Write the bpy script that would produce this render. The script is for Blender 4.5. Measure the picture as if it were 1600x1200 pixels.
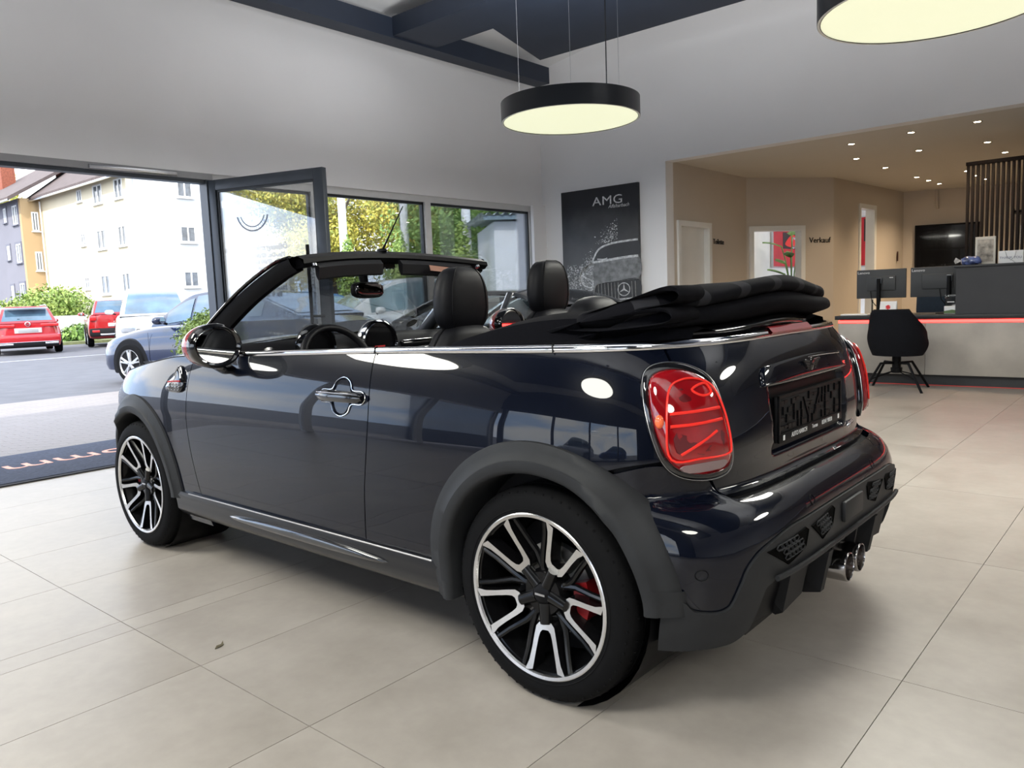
import bpy, bmesh, math, random
import numpy as np
from mathutils import Vector, Matrix
random.seed(7); RNG=np.random.default_rng(7)
for o in list(bpy.data.objects): bpy.data.objects.remove(o)
SC=bpy.context.scene; COL=SC.collection
# ---------------------------------------------------------------- camera
FPX,YAW,PITCH,ROLL,CAMH=1219.82,0.71344,-0.10926,0.03871,1.14768
def _cam():
    ca,sa,cb,sb=math.cos(YAW),math.sin(YAW),math.cos(PITCH),math.sin(PITCH)
    fw=Vector((ca*cb,sa*cb,sb)); r=Vector((sa,-ca,0)); d=fw.cross(r)
    cg,sg=math.cos(ROLL),math.sin(ROLL); r2=r*cg+d*sg; d2=d*cg-r*sg
    cam=bpy.data.cameras.new('camera'); cam.sensor_fit='HORIZONTAL'; cam.sensor_width=36; cam.lens=FPX/1600*36
    cam.clip_start=.05; cam.clip_end=400
    o=bpy.data.objects.new('camera',cam); COL.objects.link(o)
    u=-d2; b=-fw
    o.matrix_world=Matrix(((r2.x,u.x,b.x,0),(r2.y,u.y,b.y,0),(r2.z,u.z,b.z,CAMH),(0,0,0,1)))
    SC.camera=o
_cam()
# ---------------------------------------------------------------- sky, sun, exposure
vs=SC.view_settings; vs.view_transform='Standard'; vs.look='None'; vs.gamma=1; vs.use_curve_mapping=False
vs.exposure=0.5
W=bpy.data.worlds.new('sky'); SC.world=W; W.use_nodes=True
nt=W.node_tree; nt.nodes.clear()
wo=nt.nodes.new('ShaderNodeOutputWorld'); bg=nt.nodes.new('ShaderNodeBackground')
tc=nt.nodes.new('ShaderNodeTexCoord'); nz=nt.nodes.new('ShaderNodeTexNoise'); nz.inputs['Scale'].default_value=2.2; nz.inputs['Detail'].default_value=5
mp=nt.nodes.new('ShaderNodeMapping'); mp.inputs['Scale'].default_value=(1,1,2.5)
cr=nt.nodes.new('ShaderNodeValToRGB'); cr.color_ramp.elements[0].position=.42; cr.color_ramp.elements[0].color=(.50,.66,.95,1)
cr.color_ramp.elements[1].position=.56; cr.color_ramp.elements[1].color=(.97,.98,1,1)
nt.links.new(tc.outputs['Generated'],mp.inputs['Vector']); nt.links.new(mp.outputs[0],nz.inputs['Vector'])
nt.links.new(nz.outputs['Fac'],cr.inputs[0]); nt.links.new(cr.outputs[0],bg.inputs[0]); nt.links.new(bg.outputs[0],wo.inputs[0])
bg.inputs[1].default_value=3.0
sl=bpy.data.lights.new('sun','SUN'); sl.energy=3.2; sl.angle=.012; sl.color=(1,.96,.88)
so=bpy.data.objects.new('sun',sl); COL.objects.link(so)
so.rotation_euler=Vector((.74,.34,-.60)).to_track_quat('-Z','Y').to_euler()
# ---------------------------------------------------------------- materials
MATS={}
def M(name,col=(.8,.8,.8),rough=.5,metal=0.,coat=0.,var=.06,vs=6.,bump=0.,bs=200.,spec=.5,emit=0.,ecol=None,alpha=None,trans=0.,ior=1.45,coatr=.03,stretch=None,detail=4):
    if name in MATS: return MATS[name]
    m=bpy.data.materials.new(name); m.use_nodes=True; t=m.node_tree; p=t.nodes['Principled BSDF']
    c=t.nodes.new('ShaderNodeTexCoord'); n=t.nodes.new('ShaderNodeTexNoise'); n.inputs['Scale'].default_value=vs; n.inputs['Detail'].default_value=detail
    src=c.outputs['Object']
    if stretch:
        g=t.nodes.new('ShaderNodeMapping'); g.inputs['Scale'].default_value=stretch; t.links.new(src,g.inputs[0]); src=g.outputs[0]
    t.links.new(src,n.inputs['Vector'])
    r=t.nodes.new('ShaderNodeValToRGB'); e=r.color_ramp.elements
    e[0].position=.3; e[1].position=.7
    e[0].color=(*[max(0,x*(1-var)) for x in col],1); e[1].color=(*[min(1,x*(1+var)) for x in col],1)
    t.links.new(n.outputs['Fac'],r.inputs[0]); t.links.new(r.outputs[0],p.inputs['Base Color'])
    p.inputs['Roughness'].default_value=rough; p.inputs['Metallic'].default_value=metal
    p.inputs['Coat Weight'].default_value=coat; p.inputs['Coat Roughness'].default_value=coatr
    p.inputs['Specular IOR Level'].default_value=spec; p.inputs['Transmission Weight'].default_value=trans; p.inputs['IOR'].default_value=ior
    if emit:
        p.inputs['Emission Strength'].default_value=emit; p.inputs['Emission Color'].default_value=(*(ecol or col),1)
    if bump:
        b=t.nodes.new('ShaderNodeBump'); b.inputs['Strength'].default_value=bump; b.inputs['Distance'].default_value=.01
        n2=t.nodes.new('ShaderNodeTexNoise'); n2.inputs['Scale'].default_value=bs; n2.inputs['Detail'].default_value=3
        t.links.new(c.outputs['Object'],n2.inputs['Vector']); t.links.new(n2.outputs['Fac'],b.inputs['Height']); t.links.new(b.outputs[0],p.inputs['Normal'])
    MATS[name]=m; return m
def glass(name,tint=(.97,.98,.98),refl=.9,base=.0,rough=.0):
    """thin pane: see-through with a Fresnel mirror"""
    if name in MATS: return MATS[name]
    m=bpy.data.materials.new(name); m.use_nodes=True; t=m.node_tree; t.nodes.clear()
    o=t.nodes.new('ShaderNodeOutputMaterial'); mix=t.nodes.new('ShaderNodeMixShader'); tr=t.nodes.new('ShaderNodeBsdfTransparent'); gl=t.nodes.new('ShaderNodeBsdfGlossy')
    lw=t.nodes.new('ShaderNodeFresnel'); lw.inputs['IOR'].default_value=1.5
    mu=t.nodes.new('ShaderNodeMath'); mu.operation='MULTIPLY_ADD'; mu.inputs[1].default_value=refl; mu.inputs[2].default_value=base
    tr.inputs[0].default_value=(*tint,1); gl.inputs['Roughness'].default_value=rough; gl.inputs[0].default_value=(.95,.97,1,1)
    nn=t.nodes.new('ShaderNodeTexNoise'); nn.inputs['Scale'].default_value=1.5
    rr=t.nodes.new('ShaderNodeMixRGB'); rr.inputs[1].default_value=(*tint,1); rr.inputs[2].default_value=(*[x*.985 for x in tint],1)
    t.links.new(nn.outputs['Fac'],rr.inputs[0]); t.links.new(rr.outputs[0],tr.inputs[0])
    t.links.new(lw.outputs[0],mu.inputs[0]); t.links.new(mu.outputs[0],mix.inputs[0]); t.links.new(tr.outputs[0],mix.inputs[1]); t.links.new(gl.outputs[0],mix.inputs[2]); t.links.new(mix.outputs[0],o.inputs[0])
    MATS[name]=m; return m
# ---------------------------------------------------------------- mesh helpers
def v3(p): return (float(p[0]),float(p[1]),float(p[2]))
class MB:
    def __init__(s): s.v=[]; s.f=[]
    def add(s,v,f):
        o=len(s.v); s.v+=[v3(p) for p in v]; s.f+=[[i+o for i in q] for q in f]; return s
    def box(s,x0,x1,y0,y1,z0,z1,bev=0.):
        if bev<=0:
            return s.add([(x,y,z) for z in (z0,z1) for y in (y0,y1) for x in (x0,x1)],[(0,2,3,1),(4,5,7,6),(0,1,5,4),(2,6,7,3),(0,4,6,2),(1,3,7,5)])
        b=bmesh.new(); bmesh.ops.create_cube(b,size=1)
        for w in b.verts: w.co=Vector(((x0+x1)/2+w.co.x*(x1-x0),(y0+y1)/2+w.co.y*(y1-y0),(z0+z1)/2+w.co.z*(z1-z0)))
        bmesh.ops.bevel(b,geom=list(b.edges),offset=bev,segments=2,affect='EDGES',profile=.5)
        b.verts.index_update(); s.add([w.co for w in b.verts],[[w.index for w in f.verts] for f in b.faces]); b.free(); return s
    def grid(s,P,closed_u=False,closed_v=False):
        P=np.asarray(P,float); m,n=P.shape[:2]; f=[]
        for i in range(m if closed_u else m-1):
            for j in range(n if closed_v else n-1):
                i2=(i+1)%m; j2=(j+1)%n; f.append((i*n+j,i2*n+j,i2*n+j2,i*n+j2))
        return s.add(P.reshape(-1,3),f)
    def tube(s,pts,r,n=8,closed=False,caps=True,flat=None,up=None):
        """round (or elliptic: flat=(a,b) with up) section along a path"""
        P=[Vector(v3(p)) for p in pts]; m=len(P); rr=r if hasattr(r,'__len__') else [r]*m
        T=[]
        for i in range(m):
            a=P[(i-1)%m] if (closed or i>0) else P[i]; b=P[(i+1)%m] if (closed or i<m-1) else P[i]
            T.append((b-a).normalized())
        N=Vector(up) if up else (Vector((0,0,1)) if abs(T[0].z)<.9 else Vector((1,0,0)))
        rows=[]
        for i in range(m):
            if up: N=Vector(up)
            N=(N-T[i]*N.dot(T[i])).normalized(); B=T[i].cross(N)
            fa,fb=flat if flat else (1,1)
            rows.append([P[i]+(N*math.cos(2*math.pi*k/n)*fa+B*math.sin(2*math.pi*k/n)*fb)*rr[i] for k in range(n)])
        o=len(s.v); s.grid([[v3(p) for p in r_] for r_ in rows],closed_u=closed,closed_v=True)
        if caps and not closed:
            s.f.append([o+k for k in range(n)][::-1]); s.f.append([o+(m-1)*n+k for k in range(n)])
        return s
    def cyl(s,p0,p1,r0,r1=None,n=20,caps=True): return s.tube([p0,p1],[r0,r0 if r1 is None else r1],n,caps=caps)
    def lathe(s,prof,n=48,c=(0,0,0),axis='y',a0=0,a1=2*math.pi):
        full=abs(a1-a0-2*math.pi)<1e-6; rows=[]
        for k in range(n if full else n+1):
            a=a0+(a1-a0)*k/n; ca,sa=math.cos(a),math.sin(a)
            if axis=='y': rows.append([(c[0]+r*ca,c[1]+h,c[2]+r*sa) for r,h in prof])
            elif axis=='z': rows.append([(c[0]+r*ca,c[1]+r*sa,c[2]+h) for r,h in prof])
            else: rows.append([(c[0]+h,c[1]+r*ca,c[2]+r*sa) for r,h in prof])
        return s.grid(rows,closed_u=full)
    def prism(s,A,B):
        """polygon A joined to polygon B (same count), capped"""
        n=len(A); o=len(s.v); s.v+=[v3(p) for p in A]+[v3(p) for p in B]
        s.f.append([o+i for i in range(n)]); s.f.append([o+n+i for i in range(n)][::-1])
        for i in range(n): s.f.append([o+i,o+n+i,o+n+(i+1)%n,o+(i+1)%n])
        return s
    def ellip(s,c,r,n=20,m=12,p=1.0):
        rows=[]
        sg=lambda x:math.copysign(abs(x)**p,x)
        for i in range(m+1):
            t=-math.pi/2+math.pi*i/m
            rows.append([(c[0]+r[0]*sg(math.cos(t))*sg(math.cos(2*math.pi*k/n)),c[1]+r[1]*sg(math.cos(t))*sg(math.sin(2*math.pi*k/n)),c[2]+r[2]*sg(math.sin(t))) for k in range(n)])
        return s.grid(rows,closed_v=True)
    def xf(s,Mx):
        s.v=[v3(Mx@Vector(p)) for p in s.v]; return s
    def mesh(s,name,mat,angle=40,merge=False):
        me=bpy.data.meshes.new(name); me.from_pydata(s.v,[],s.f)
        b=bmesh.new(); b.from_mesh(me)
        bmesh.ops.remove_doubles(b,verts=b.verts,dist=1e-5)
        bmesh.ops.recalc_face_normals(b,faces=b.faces); b.to_mesh(me); b.free()
        me.polygons.foreach_set('use_smooth',[True]*len(me.polygons)); me.set_sharp_from_angle(angle=math.radians(angle))
        if mat: me.materials.append(mat)
        me.update(); return me
    def build(s,name,mat,parent=None,angle=40): return put(name,s.mesh(name,mat,angle),parent)
def put(name,me,parent=None,loc=None,rot=None):
    o=bpy.data.objects.new(name,me); COL.objects.link(o)
    if parent: o.parent=parent
    if loc is not None: o.location=loc
    if rot is not None: o.rotation_euler=rot
    return o
def empty(name,loc=(0,0,0),rz=0.):
    o=bpy.data.objects.new(name,None); COL.objects.link(o); o.location=loc; o.rotation_euler=(0,0,rz); o.empty_display_size=.1; return o
def tag(o,label,cat,group=None,kind=None):
    o['label']=label; o['category']=cat
    if group: o['group']=group
    if kind: o['kind']=kind
    return o
def struct(o,label=None):
    o['kind']='structure'
    if label: o['label']=label
    return o
def copytree(o,parent=None):
    c=o.copy(); COL.objects.link(c); c.parent=parent
    for ch in list(o.children): copytree(ch,c)
    return c
def text_mesh(body,size,mat,extrude=.001,align='CENTER',shear=0,spacing=1.0,flip=False,squash=1.0,bold=0.):
    cu=bpy.data.curves.new('txt','FONT'); cu.body=body; cu.size=size; cu.extrude=extrude; cu.align_x=align; cu.align_y='CENTER'; cu.shear=shear; cu.space_character=spacing; cu.resolution_u=3; cu.offset=bold
    ob=bpy.data.objects.new('txt',cu); COL.objects.link(ob)
    dg=bpy.context.evaluated_depsgraph_get(); me=bpy.data.meshes.new_from_object(ob.evaluated_get(dg))
    bpy.data.objects.remove(ob); bpy.data.curves.remove(cu)
    for w in me.vertices:
        if flip: w.co.x=-w.co.x
        w.co.x*=squash
    me.materials.clear(); me.materials.append(mat); return me
def place_text(name,me,parent,origin,right,up):
    r=Vector(right).normalized(); u=Vector(up).normalized(); n=r.cross(u)
    o=put(name,me,parent); L=Vector(origin)
    o.matrix_local=Matrix(((r.x,u.x,n.x,L.x),(r.y,u.y,n.y,L.y),(r.z,u.z,n.z,L.z),(0,0,0,1))); return o
def catmull(pts,n=8,closed=True):
    P=np.array(pts,float); m=len(P); out=[]
    for i in range(m if closed else m-1):
        if closed: a,b,c,d=P[(i-1)%m],P[i],P[(i+1)%m],P[(i+2)%m]
        else: a,b,c,d=P[max(i-1,0)],P[i],P[i+1],P[min(i+2,m-1)]
        for k in range(n):
            t=k/n; out.append(.5*((2*b)+(c-a)*t+(2*a-5*b+4*c-d)*t*t+(3*b-a-3*c+d)*t**3))
    if not closed: out.append(P[-1])
    return np.array(out)
def pchip(xs,ys):
    xs=np.array(xs,float);ys=np.array(ys,float);h=np.diff(xs);d=np.diff(ys)/h;m=np.zeros(len(xs))
    for i in range(1,len(xs)-1):
        if d[i-1]*d[i]>0:
            w1=2*h[i]+h[i-1];w2=h[i]+2*h[i-1];m[i]=(w1+w2)/(w1/d[i-1]+w2/d[i])
    m[0]=d[0];m[-1]=d[-1]
    def f(x):
        x=np.clip(np.asarray(x,float),xs[0],xs[-1]);i=np.clip(np.searchsorted(xs,x)-1,0,len(xs)-2)
        t=(x-xs[i])/h[i]
        return ys[i]*(1+2*t)*(1-t)**2+h[i]*m[i]*t*(1-t)**2+ys[i+1]*t*t*(3-2*t)+h[i]*m[i+1]*t*t*(t-1)
    return f
# shared materials
m_wall=M('painted_plaster',(.87,.86,.865),.9,var=.015,vs=1.2,bump=.05,bs=300)
m_wall_beige=M('beige_plaster',(.60,.53,.45),.85,var=.02,vs=1.5,bump=.05,bs=300)
m_ceil=M('white_ceiling_paint',(.88,.875,.87),.9,var=.012,vs=1)
m_alc_ceil=M('alcove_ceiling_paint',(.66,.62,.56),.85,var=.015,vs=1)
m_beam=M('dark_painted_steel',(.018,.026,.045),.55,var=.1,vs=3)
m_anth=M('anthracite_aluminium',(.045,.055,.07),.42,var=.06,vs=8)
m_black=M('black_plastic',(.005,.005,.006),.45,var=.1,vs=20,spec=.14)
m_blackm=M('matt_black_plastic',(.010,.010,.011),.62,spec=.25,var=.08,vs=30,bump=.08,bs=900)
m_gloss=M('gloss_black',(.006,.006,.007),.08,coat=1,var=.1)
m_chrome=M('chrome',(.80,.80,.82),.08,metal=1,var=.02)
m_steel=M('brushed_steel',(.62,.62,.64),.28,metal=1,var=.05,vs=60)
m_white=M('white_lacquer',(.82,.82,.80),.4,var=.02)
m_whitetxt=M('white_print',(.85,.85,.85),.6,var=.02)
m_leather=M('black_leather',(.0055,.0055,.0072),.45,spec=.26,var=.12,vs=30,bump=.12,bs=500)
m_rubber=M('tyre_rubber',(.0045,.0045,.005),.75,var=.12,vs=30,spec=.12)
m_glass=glass('window_glass'); m_carglass=glass('car_glass',(.72,.82,.80),.9,.0); m_darkglass=glass('dark_car_glass',(.22,.28,.30),1.0,.03)
# ================================================================ ROOM SHELL
YW,XB,HW,ZC=7.40,9.41,2.43,4.75
XL,YF=-5.2,-7.6
def tile_mat():
    m=bpy.data.materials.new('stone_tile'); m.use_nodes=True; t=m.node_tree; p=t.nodes['Principled BSDF']
    c=t.nodes.new('ShaderNodeTexCoord'); oi=t.nodes.new('ShaderNodeObjectInfo')
    w=t.nodes.new('ShaderNodeMath'); w.operation='MULTIPLY'; w.inputs[1].default_value=40; t.links.new(oi.outputs['Random'],w.inputs[0])
    n=t.nodes.new('ShaderNodeTexNoise'); n.noise_dimensions='4D'; n.inputs['Scale'].default_value=2.6; n.inputs['Detail'].default_value=7; n.inputs['Roughness'].default_value=.62
    n2=t.nodes.new('ShaderNodeTexNoise'); n2.noise_dimensions='4D'; n2.inputs['Scale'].default_value=22; n2.inputs['Detail'].default_value=4
    for k in (n,n2): t.links.new(c.outputs['Object'],k.inputs['Vector']); t.links.new(w.outputs[0],k.inputs['W'])
    r=t.nodes.new('ShaderNodeValToRGB'); e=r.color_ramp.elements; e[0].position=.32; e[0].color=(.295,.266,.234,1); e[1].position=.68; e[1].color=(.385,.352,.315,1)
    r2=t.nodes.new('ShaderNodeValToRGB'); e=r2.color_ramp.elements; e[0].position=.3; e[0].color=(.93,.93,.93,1); e[1].position=.7; e[1].color=(1,1,1,1)
    mx=t.nodes.new('ShaderNodeMixRGB'); mx.blend_type='MULTIPLY'; mx.inputs[0].default_value=1
    t.links.new(n.outputs['Fac'],r.inputs[0]); t.links.new(n2.outputs['Fac'],r2.inputs[0]); t.links.new(r.outputs[0],mx.inputs[1]); t.links.new(r2.outputs[0],mx.inputs[2]); t.links.new(mx.outputs[0],p.inputs['Base Color'])
    mr=t.nodes.new('ShaderNodeMapRange'); mr.inputs[3].default_value=.30; mr.inputs[4].default_value=.48; t.links.new(n.outputs['Fac'],mr.inputs[0]); t.links.new(mr.outputs[0],p.inputs['Roughness'])
    p.inputs['Specular IOR Level'].default_value=.45
    return m
m_tile=tile_mat()
m_grout=M('floor_bed',(.25,.225,.195),.7,var=.1,vs=3)
fl=struct(MB().box(XL,18.6,YF,YW,-.15,-.004).build('floor',m_grout),'pale stone tiled showroom floor')
ys=[2.98+.6*k for k in range(0,8)]+[2.86]+[2.38-.6*k for k in range(0,8)]
ys=sorted([y for y in ys if y<YW-.02]+[YW]); xs=[1.15+1.2*k for k in range(-3,9)]
cache={}
for i in range(len(ys)-1):
    for j in range(len(xs)-1):
        sx,sy=xs[j+1]-xs[j],ys[i+1]-ys[i]; key=(round(sx,3),round(sy,3))
        if key not in cache:
            g=.0013; cache[key]=MB().box(-sx/2+g,sx/2-g,-sy/2+g,sy/2-g,-.01,0).mesh('tile',m_tile)
        put('tile',cache[key],fl,((xs[j]+xs[j+1])/2,(ys[i]+ys[i+1])/2,0))
# ---- window wall (left)
w=MB(); w.box(XL-.3,XB+.3,YW,YW+.3,HW+.06,ZC); w.box(9.17,XB+.3,YW,YW+.3,0,HW+.06)
wl=struct(w.build('wall_left',m_wall),'white upper wall above the shop windows')
struct(MB().box(9.12,XB,YW-.05,YW,0,2.50).build('trim_1',m_wall),'pale pilaster at the window corner')
m_frame=M('pale_window_frame',(.66,.66,.66),.45,var=.03)
m_gasket=M('window_gasket',(.03,.035,.04),.5)
def window(n,x0,x1,z0=.10,z1=HW):
    f=struct(MB().box(x0,x1,YW+.02,YW+.12,z1-.02,z1+.07).box(x0,x1,YW+.02,YW+.12,z0-.10,z0).box(x0,x0+.05,YW+.02,YW+.12,z0,z1-.02).box(x1-.05,x1,YW+.02,YW+.12,z0,z1-.02).build('window_%d'%n,m_frame),'tall fixed shop window pane number %d from the open glass door'%n)
    g=MB()
    for a,b,c,d in ((x0+.05,x1-.05,z1-.05,z1-.02),(x0+.05,x1-.05,z0,z0+.03),(x0+.05,x0+.075,z0,z1),(x1-.075,x1-.05,z0,z1)): g.box(a,b,YW+.05,YW+.09,c,d)
    g.build('gasket',m_gasket,f); MB().box(x0+.06,x1-.06,YW+.066,YW+.074,z0+.02,z1-.04).build('pane',m_glass,f)
window(1,4.12,5.34); window(2,5.34,7.06); window(3,7.06,9.17)
# entrance opening: lintel, track, fixed jamb
struct(MB().box(-.1,4.12,YW-.0,YW+.16,HW,HW+.06).build('trim_2',M('lintel_grey',(.33,.33,.34),.5,var=.03)),'grey lintel profile over the entrance opening')
struct(MB().box(-.1,4.12,YW+.03,YW+.13,HW-.035,HW).build('trim_3',m_anth),'dark door rail over the entrance')
MB().box(2.95,3.75,YW-.03,YW+.0,HW+.005,HW+.04,.008).build('door_closer_rail',m_steel,wl)
struct(MB().box(4.05,4.13,YW+.0,YW+.14,0,HW).build('trim_4',m_anth),'anthracite door post beside the entrance')
struct(MB().box(-.18,-.1,YW+.0,YW+.14,0,HW).build('trim_5',m_anth),'anthracite post at the far side of the entrance')
MB().box(XL,-.2,YW+.066,YW+.074,.1,HW).build('pane',m_glass,wl)
for x in (-1.9,-3.6,-5.2): MB().box(x,x+.1,YW+.02,YW+.12,0,HW+.06).build('mullion',m_frame,wl)
# ---- back wall with the poster, header over the alcove
w=MB(); w.box(XB,XB+.2,5.31,YW+.3,0,ZC); w.box(XB,XB+.2,YF,5.31,2.875,ZC)
struct(w.build('wall_back',m_wall),'white back wall carrying the car poster')
def wallseg(a,b,z0,z1,th,mat,name,label,holes=()):
    """vertical wall from a to b; holes are (s0,s1,z0,z1) along it"""
    a=np.array(a);b=np.array(b);L=np.linalg.norm(b-a);d=(b-a)/L;n=np.array([-d[1],d[0]])*th
    w=MB(); cuts=[0]; segs=[]
    s=0
    for h in sorted(holes):
        segs.append((s,h[0],z0,z1)); 
        if h[2]>z0: segs.append((h[0],h[1],z0,h[2]))
        if h[3]<z1: segs.append((h[0],h[1],h[3],z1))
        s=h[1]
    segs.append((s,L,z0,z1))
    for s0,s1,c,e in segs:
        if s1-s0<1e-4: continue
        p,q=a+d*s0,a+d*s1
        A=[(*p,c),(*q,c),(*q,e),(*p,e)]; w.prism(A,[(x+n[0],y+n[1],z) for x,y,z in A])
    return struct(w.build(name,mat),label),a,d,n/th
wa,_,_,_=wallseg((XB+.2,5.31),(11.93,5.31),0,2.92,.12,m_wall_beige,'wall_alcove','beige alcove wall with the toilet door',[(.15,1.0,0,2.05)])
# toilet door + frame
def door_frame(n,a,d,nn,s0,s1,z1,label,leaf,wd=.07):
    f=MB(); P=lambda s,o,z:(a[0]+d[0]*s-nn[0]*o,a[1]+d[1]*s-nn[1]*o,z)
    for x0,x1,z0_,z1_ in ((s0-wd,s0+.006,0,z1+wd),(s1-.006,s1+wd,0,z1+wd),(s0,s1,z1-.006,z1+wd)):
        A=[P(x0,.03,z0_),P(x1,.03,z0_),P(x1,.03,z1_),P(x0,.03,z1_)]; B=[P(x0,-.14,z0_),P(x1,-.14,z0_),P(x1,-.14,z1_),P(x0,-.14,z1_)]; f.prism(A,B)
    fo=struct(f.build('door_%d'%n,m_white),label)
    if leaf:
        A=[P(s0,-.06,0),P(s1,-.06,0),P(s1,-.06,z1),P(s0,-.06,z1)]; B=[P(s0,-.10,0),P(s1,-.10,0),P(s1,-.10,z1),P(s0,-.10,z1)]
        MB().prism(A,B).build('door_leaf',m_white,fo)
        h=MB(); h.tube([P(s1-.08,-.05,1.02),P(s1-.08,.0,1.02),P(s1-.2,.0,1.02)],.011); h.build('door_handle',m_steel,fo)
    return fo
door_frame(1,np.array([XB+.2,5.31]),np.array([1.,0]),np.array([0,1.]),.15,1.0,2.05,'white toilet door with white frame in the alcove',True)
m_sign=M('black_sign',(.01,.01,.01),.5)
place_text('wall_lettering',text_mesh('Toilette',.11,m_sign,.004),wa,(10.93,5.30,1.86),(1,0,0),(0,0,1))
a2,b2=np.array([11.93,5.31]),np.array([13.22,4.40])
wv,a_,d_,n_=wallseg(a2,b2,0,2.92,.12,m_wall_beige,'wall_office','beige angled wall with the sales office doorway',[(.11,.97,0,2.06)])
door_frame(2,a_,d_,n_,.11,.97,2.06,'white frame of the open sales office doorway',False)
p=a_+d_*1.32-n_*.006
place_text('wall_lettering',text_mesh('Verkauf',.125,m_sign,.004),wv,(p[0],p[1],1.89),(d_[0],d_[1],0),(0,0,1))
a3,b3=b2,np.array([16.55,4.20])
w3,a_,d_,n_=wallseg(a3,b3,0,2.92,.12,m_wall_beige,'wall_side_office','warm beige wall with the narrow office window',[(1.14,1.78,.3,2.47)])
f=MB(); P=lambda s,o,z:(a_[0]+d_[0]*s-n_[0]*o,a_[1]+d_[1]*s-n_[1]*o,z)
for x0,x1,z0,z1 in ((1.07,1.146,.23,2.54),(1.774,1.87,.23,2.54),(1.14,1.78,2.464,2.54),(1.14,1.78,.23,.306)):
    f.prism([P(x0,.02,z0),P(x1,.02,z0),P(x1,.02,z1),P(x0,.02,z1)],[P(x0,-.14,z0),P(x1,-.14,z0),P(x1,-.14,z1),P(x0,-.14,z1)])
struct(f.build('window_4',m_white),'white framed narrow window into the office')
a4=b3; b4=np.array([18.0,.0])
w4,a_,d_,n_=wallseg(a4,b4,0,2.92,.12,m_wall_beige,'wall_far','warm beige far wall behind the reception')
P4=lambda s,o,z:(a_[0]+d_[0]*s-n_[0]*o,a_[1]+d_[1]*s-n_[1]*o,z)
MB().tube([P4(.56,.02,2.88),P4(.56,.03,2.75),P4(.58,.03,2.52)],.022).build('pipe',m_wall_beige,w4)
struct(MB().box(18.0,18.1,YF,.0,0,2.92).build('wall_far_side',m_wall_beige))
struct(MB().box(XB+.01,18.6,YF,5.45,2.884,3.0).build('ceiling_alcove',m_alc_ceil),'low beige alcove ceiling with recessed spotlights')
tv=MB(); tv.prism([P4(.22,.02,1.35),P4(1.25,.02,1.35),P4(1.25,.02,2.21),P4(.22,.02,2.21)],[P4(.22,.08,1.35),P4(1.25,.08,1.35),P4(1.25,.08,2.21),P4(.22,.08,2.21)])
tvo=empty('wall_screen',P4(.7,0,1.35)); x=tv.build('panel',m_gloss,tvo); x.matrix_parent_inverse=Matrix.Translation(-Vector(P4(.7,0,1.35)))
fr=MB(); 
for (s0,s1,z0,z1) in ((.2,1.27,2.2,2.23),(.2,1.27,1.33,1.36),(.2,.23,1.33,2.23),(1.24,1.27,1.33,2.23)): fr.prism([P4(s0,.02,z0),P4(s1,.02,z0),P4(s1,.02,z1),P4(s0,.02,z1)],[P4(s0,.09,z0),P4(s1,.09,z0),P4(s1,.09,z1),P4(s0,.09,z1)])
x=fr.build('bezel',m_black,tvo); x.matrix_parent_inverse=Matrix.Translation(-Vector(P4(.7,0,1.35)))
tag(tvo,'large black screen on the beige far wall behind the monitors','screen')
sw=MB().box(-.03,.03,-.006,.006,-.09,.09,.004).build('switch_plate',M('dark_brown_plastic',(.06,.02,.015),.4),w3); sw.location=(16.2,4.20,1.66)
# office behind the doorway
m_off=M('office_wall',(.86,.84,.80),.85,var=.02)
struct(MB().box(11.5,19.2,6.72,6.85,0,2.9).box(19.2,19.3,4.2,6.85,0,2.9).box(11.4,11.5,5.43,6.85,0,2.9).build('wall_office_back',m_off),'bright office wall seen through the doorway')
struct(MB().box(11.4,19.3,4.5,6.85,2.92,3.0).build('ceiling_office',m_ceil))
def point(name,loc,energy,col=(1,1,1),r=.1):
    l=bpy.data.lights.new(name,'POINT'); l.energy=energy; l.color=col; l.shadow_soft_size=r; o=bpy.data.objects.new(name,l); COL.objects.link(o); o.location=loc; return o
ol=tag(MB().box(14.2,15.2,5.6,5.9,2.86,2.92,.01).build('added_office_lamp',M('added_lamp_diffuser',(1,.97,.9),.4,emit=9,ecol=(1,.95,.86))),'unseen flat ceiling lamp added to light the sales office','lamp')  # lamp out of view, added to light the office
m_red=M('red_artwork',(.55,.02,.03),.5,var=.12,vs=4)
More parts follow.
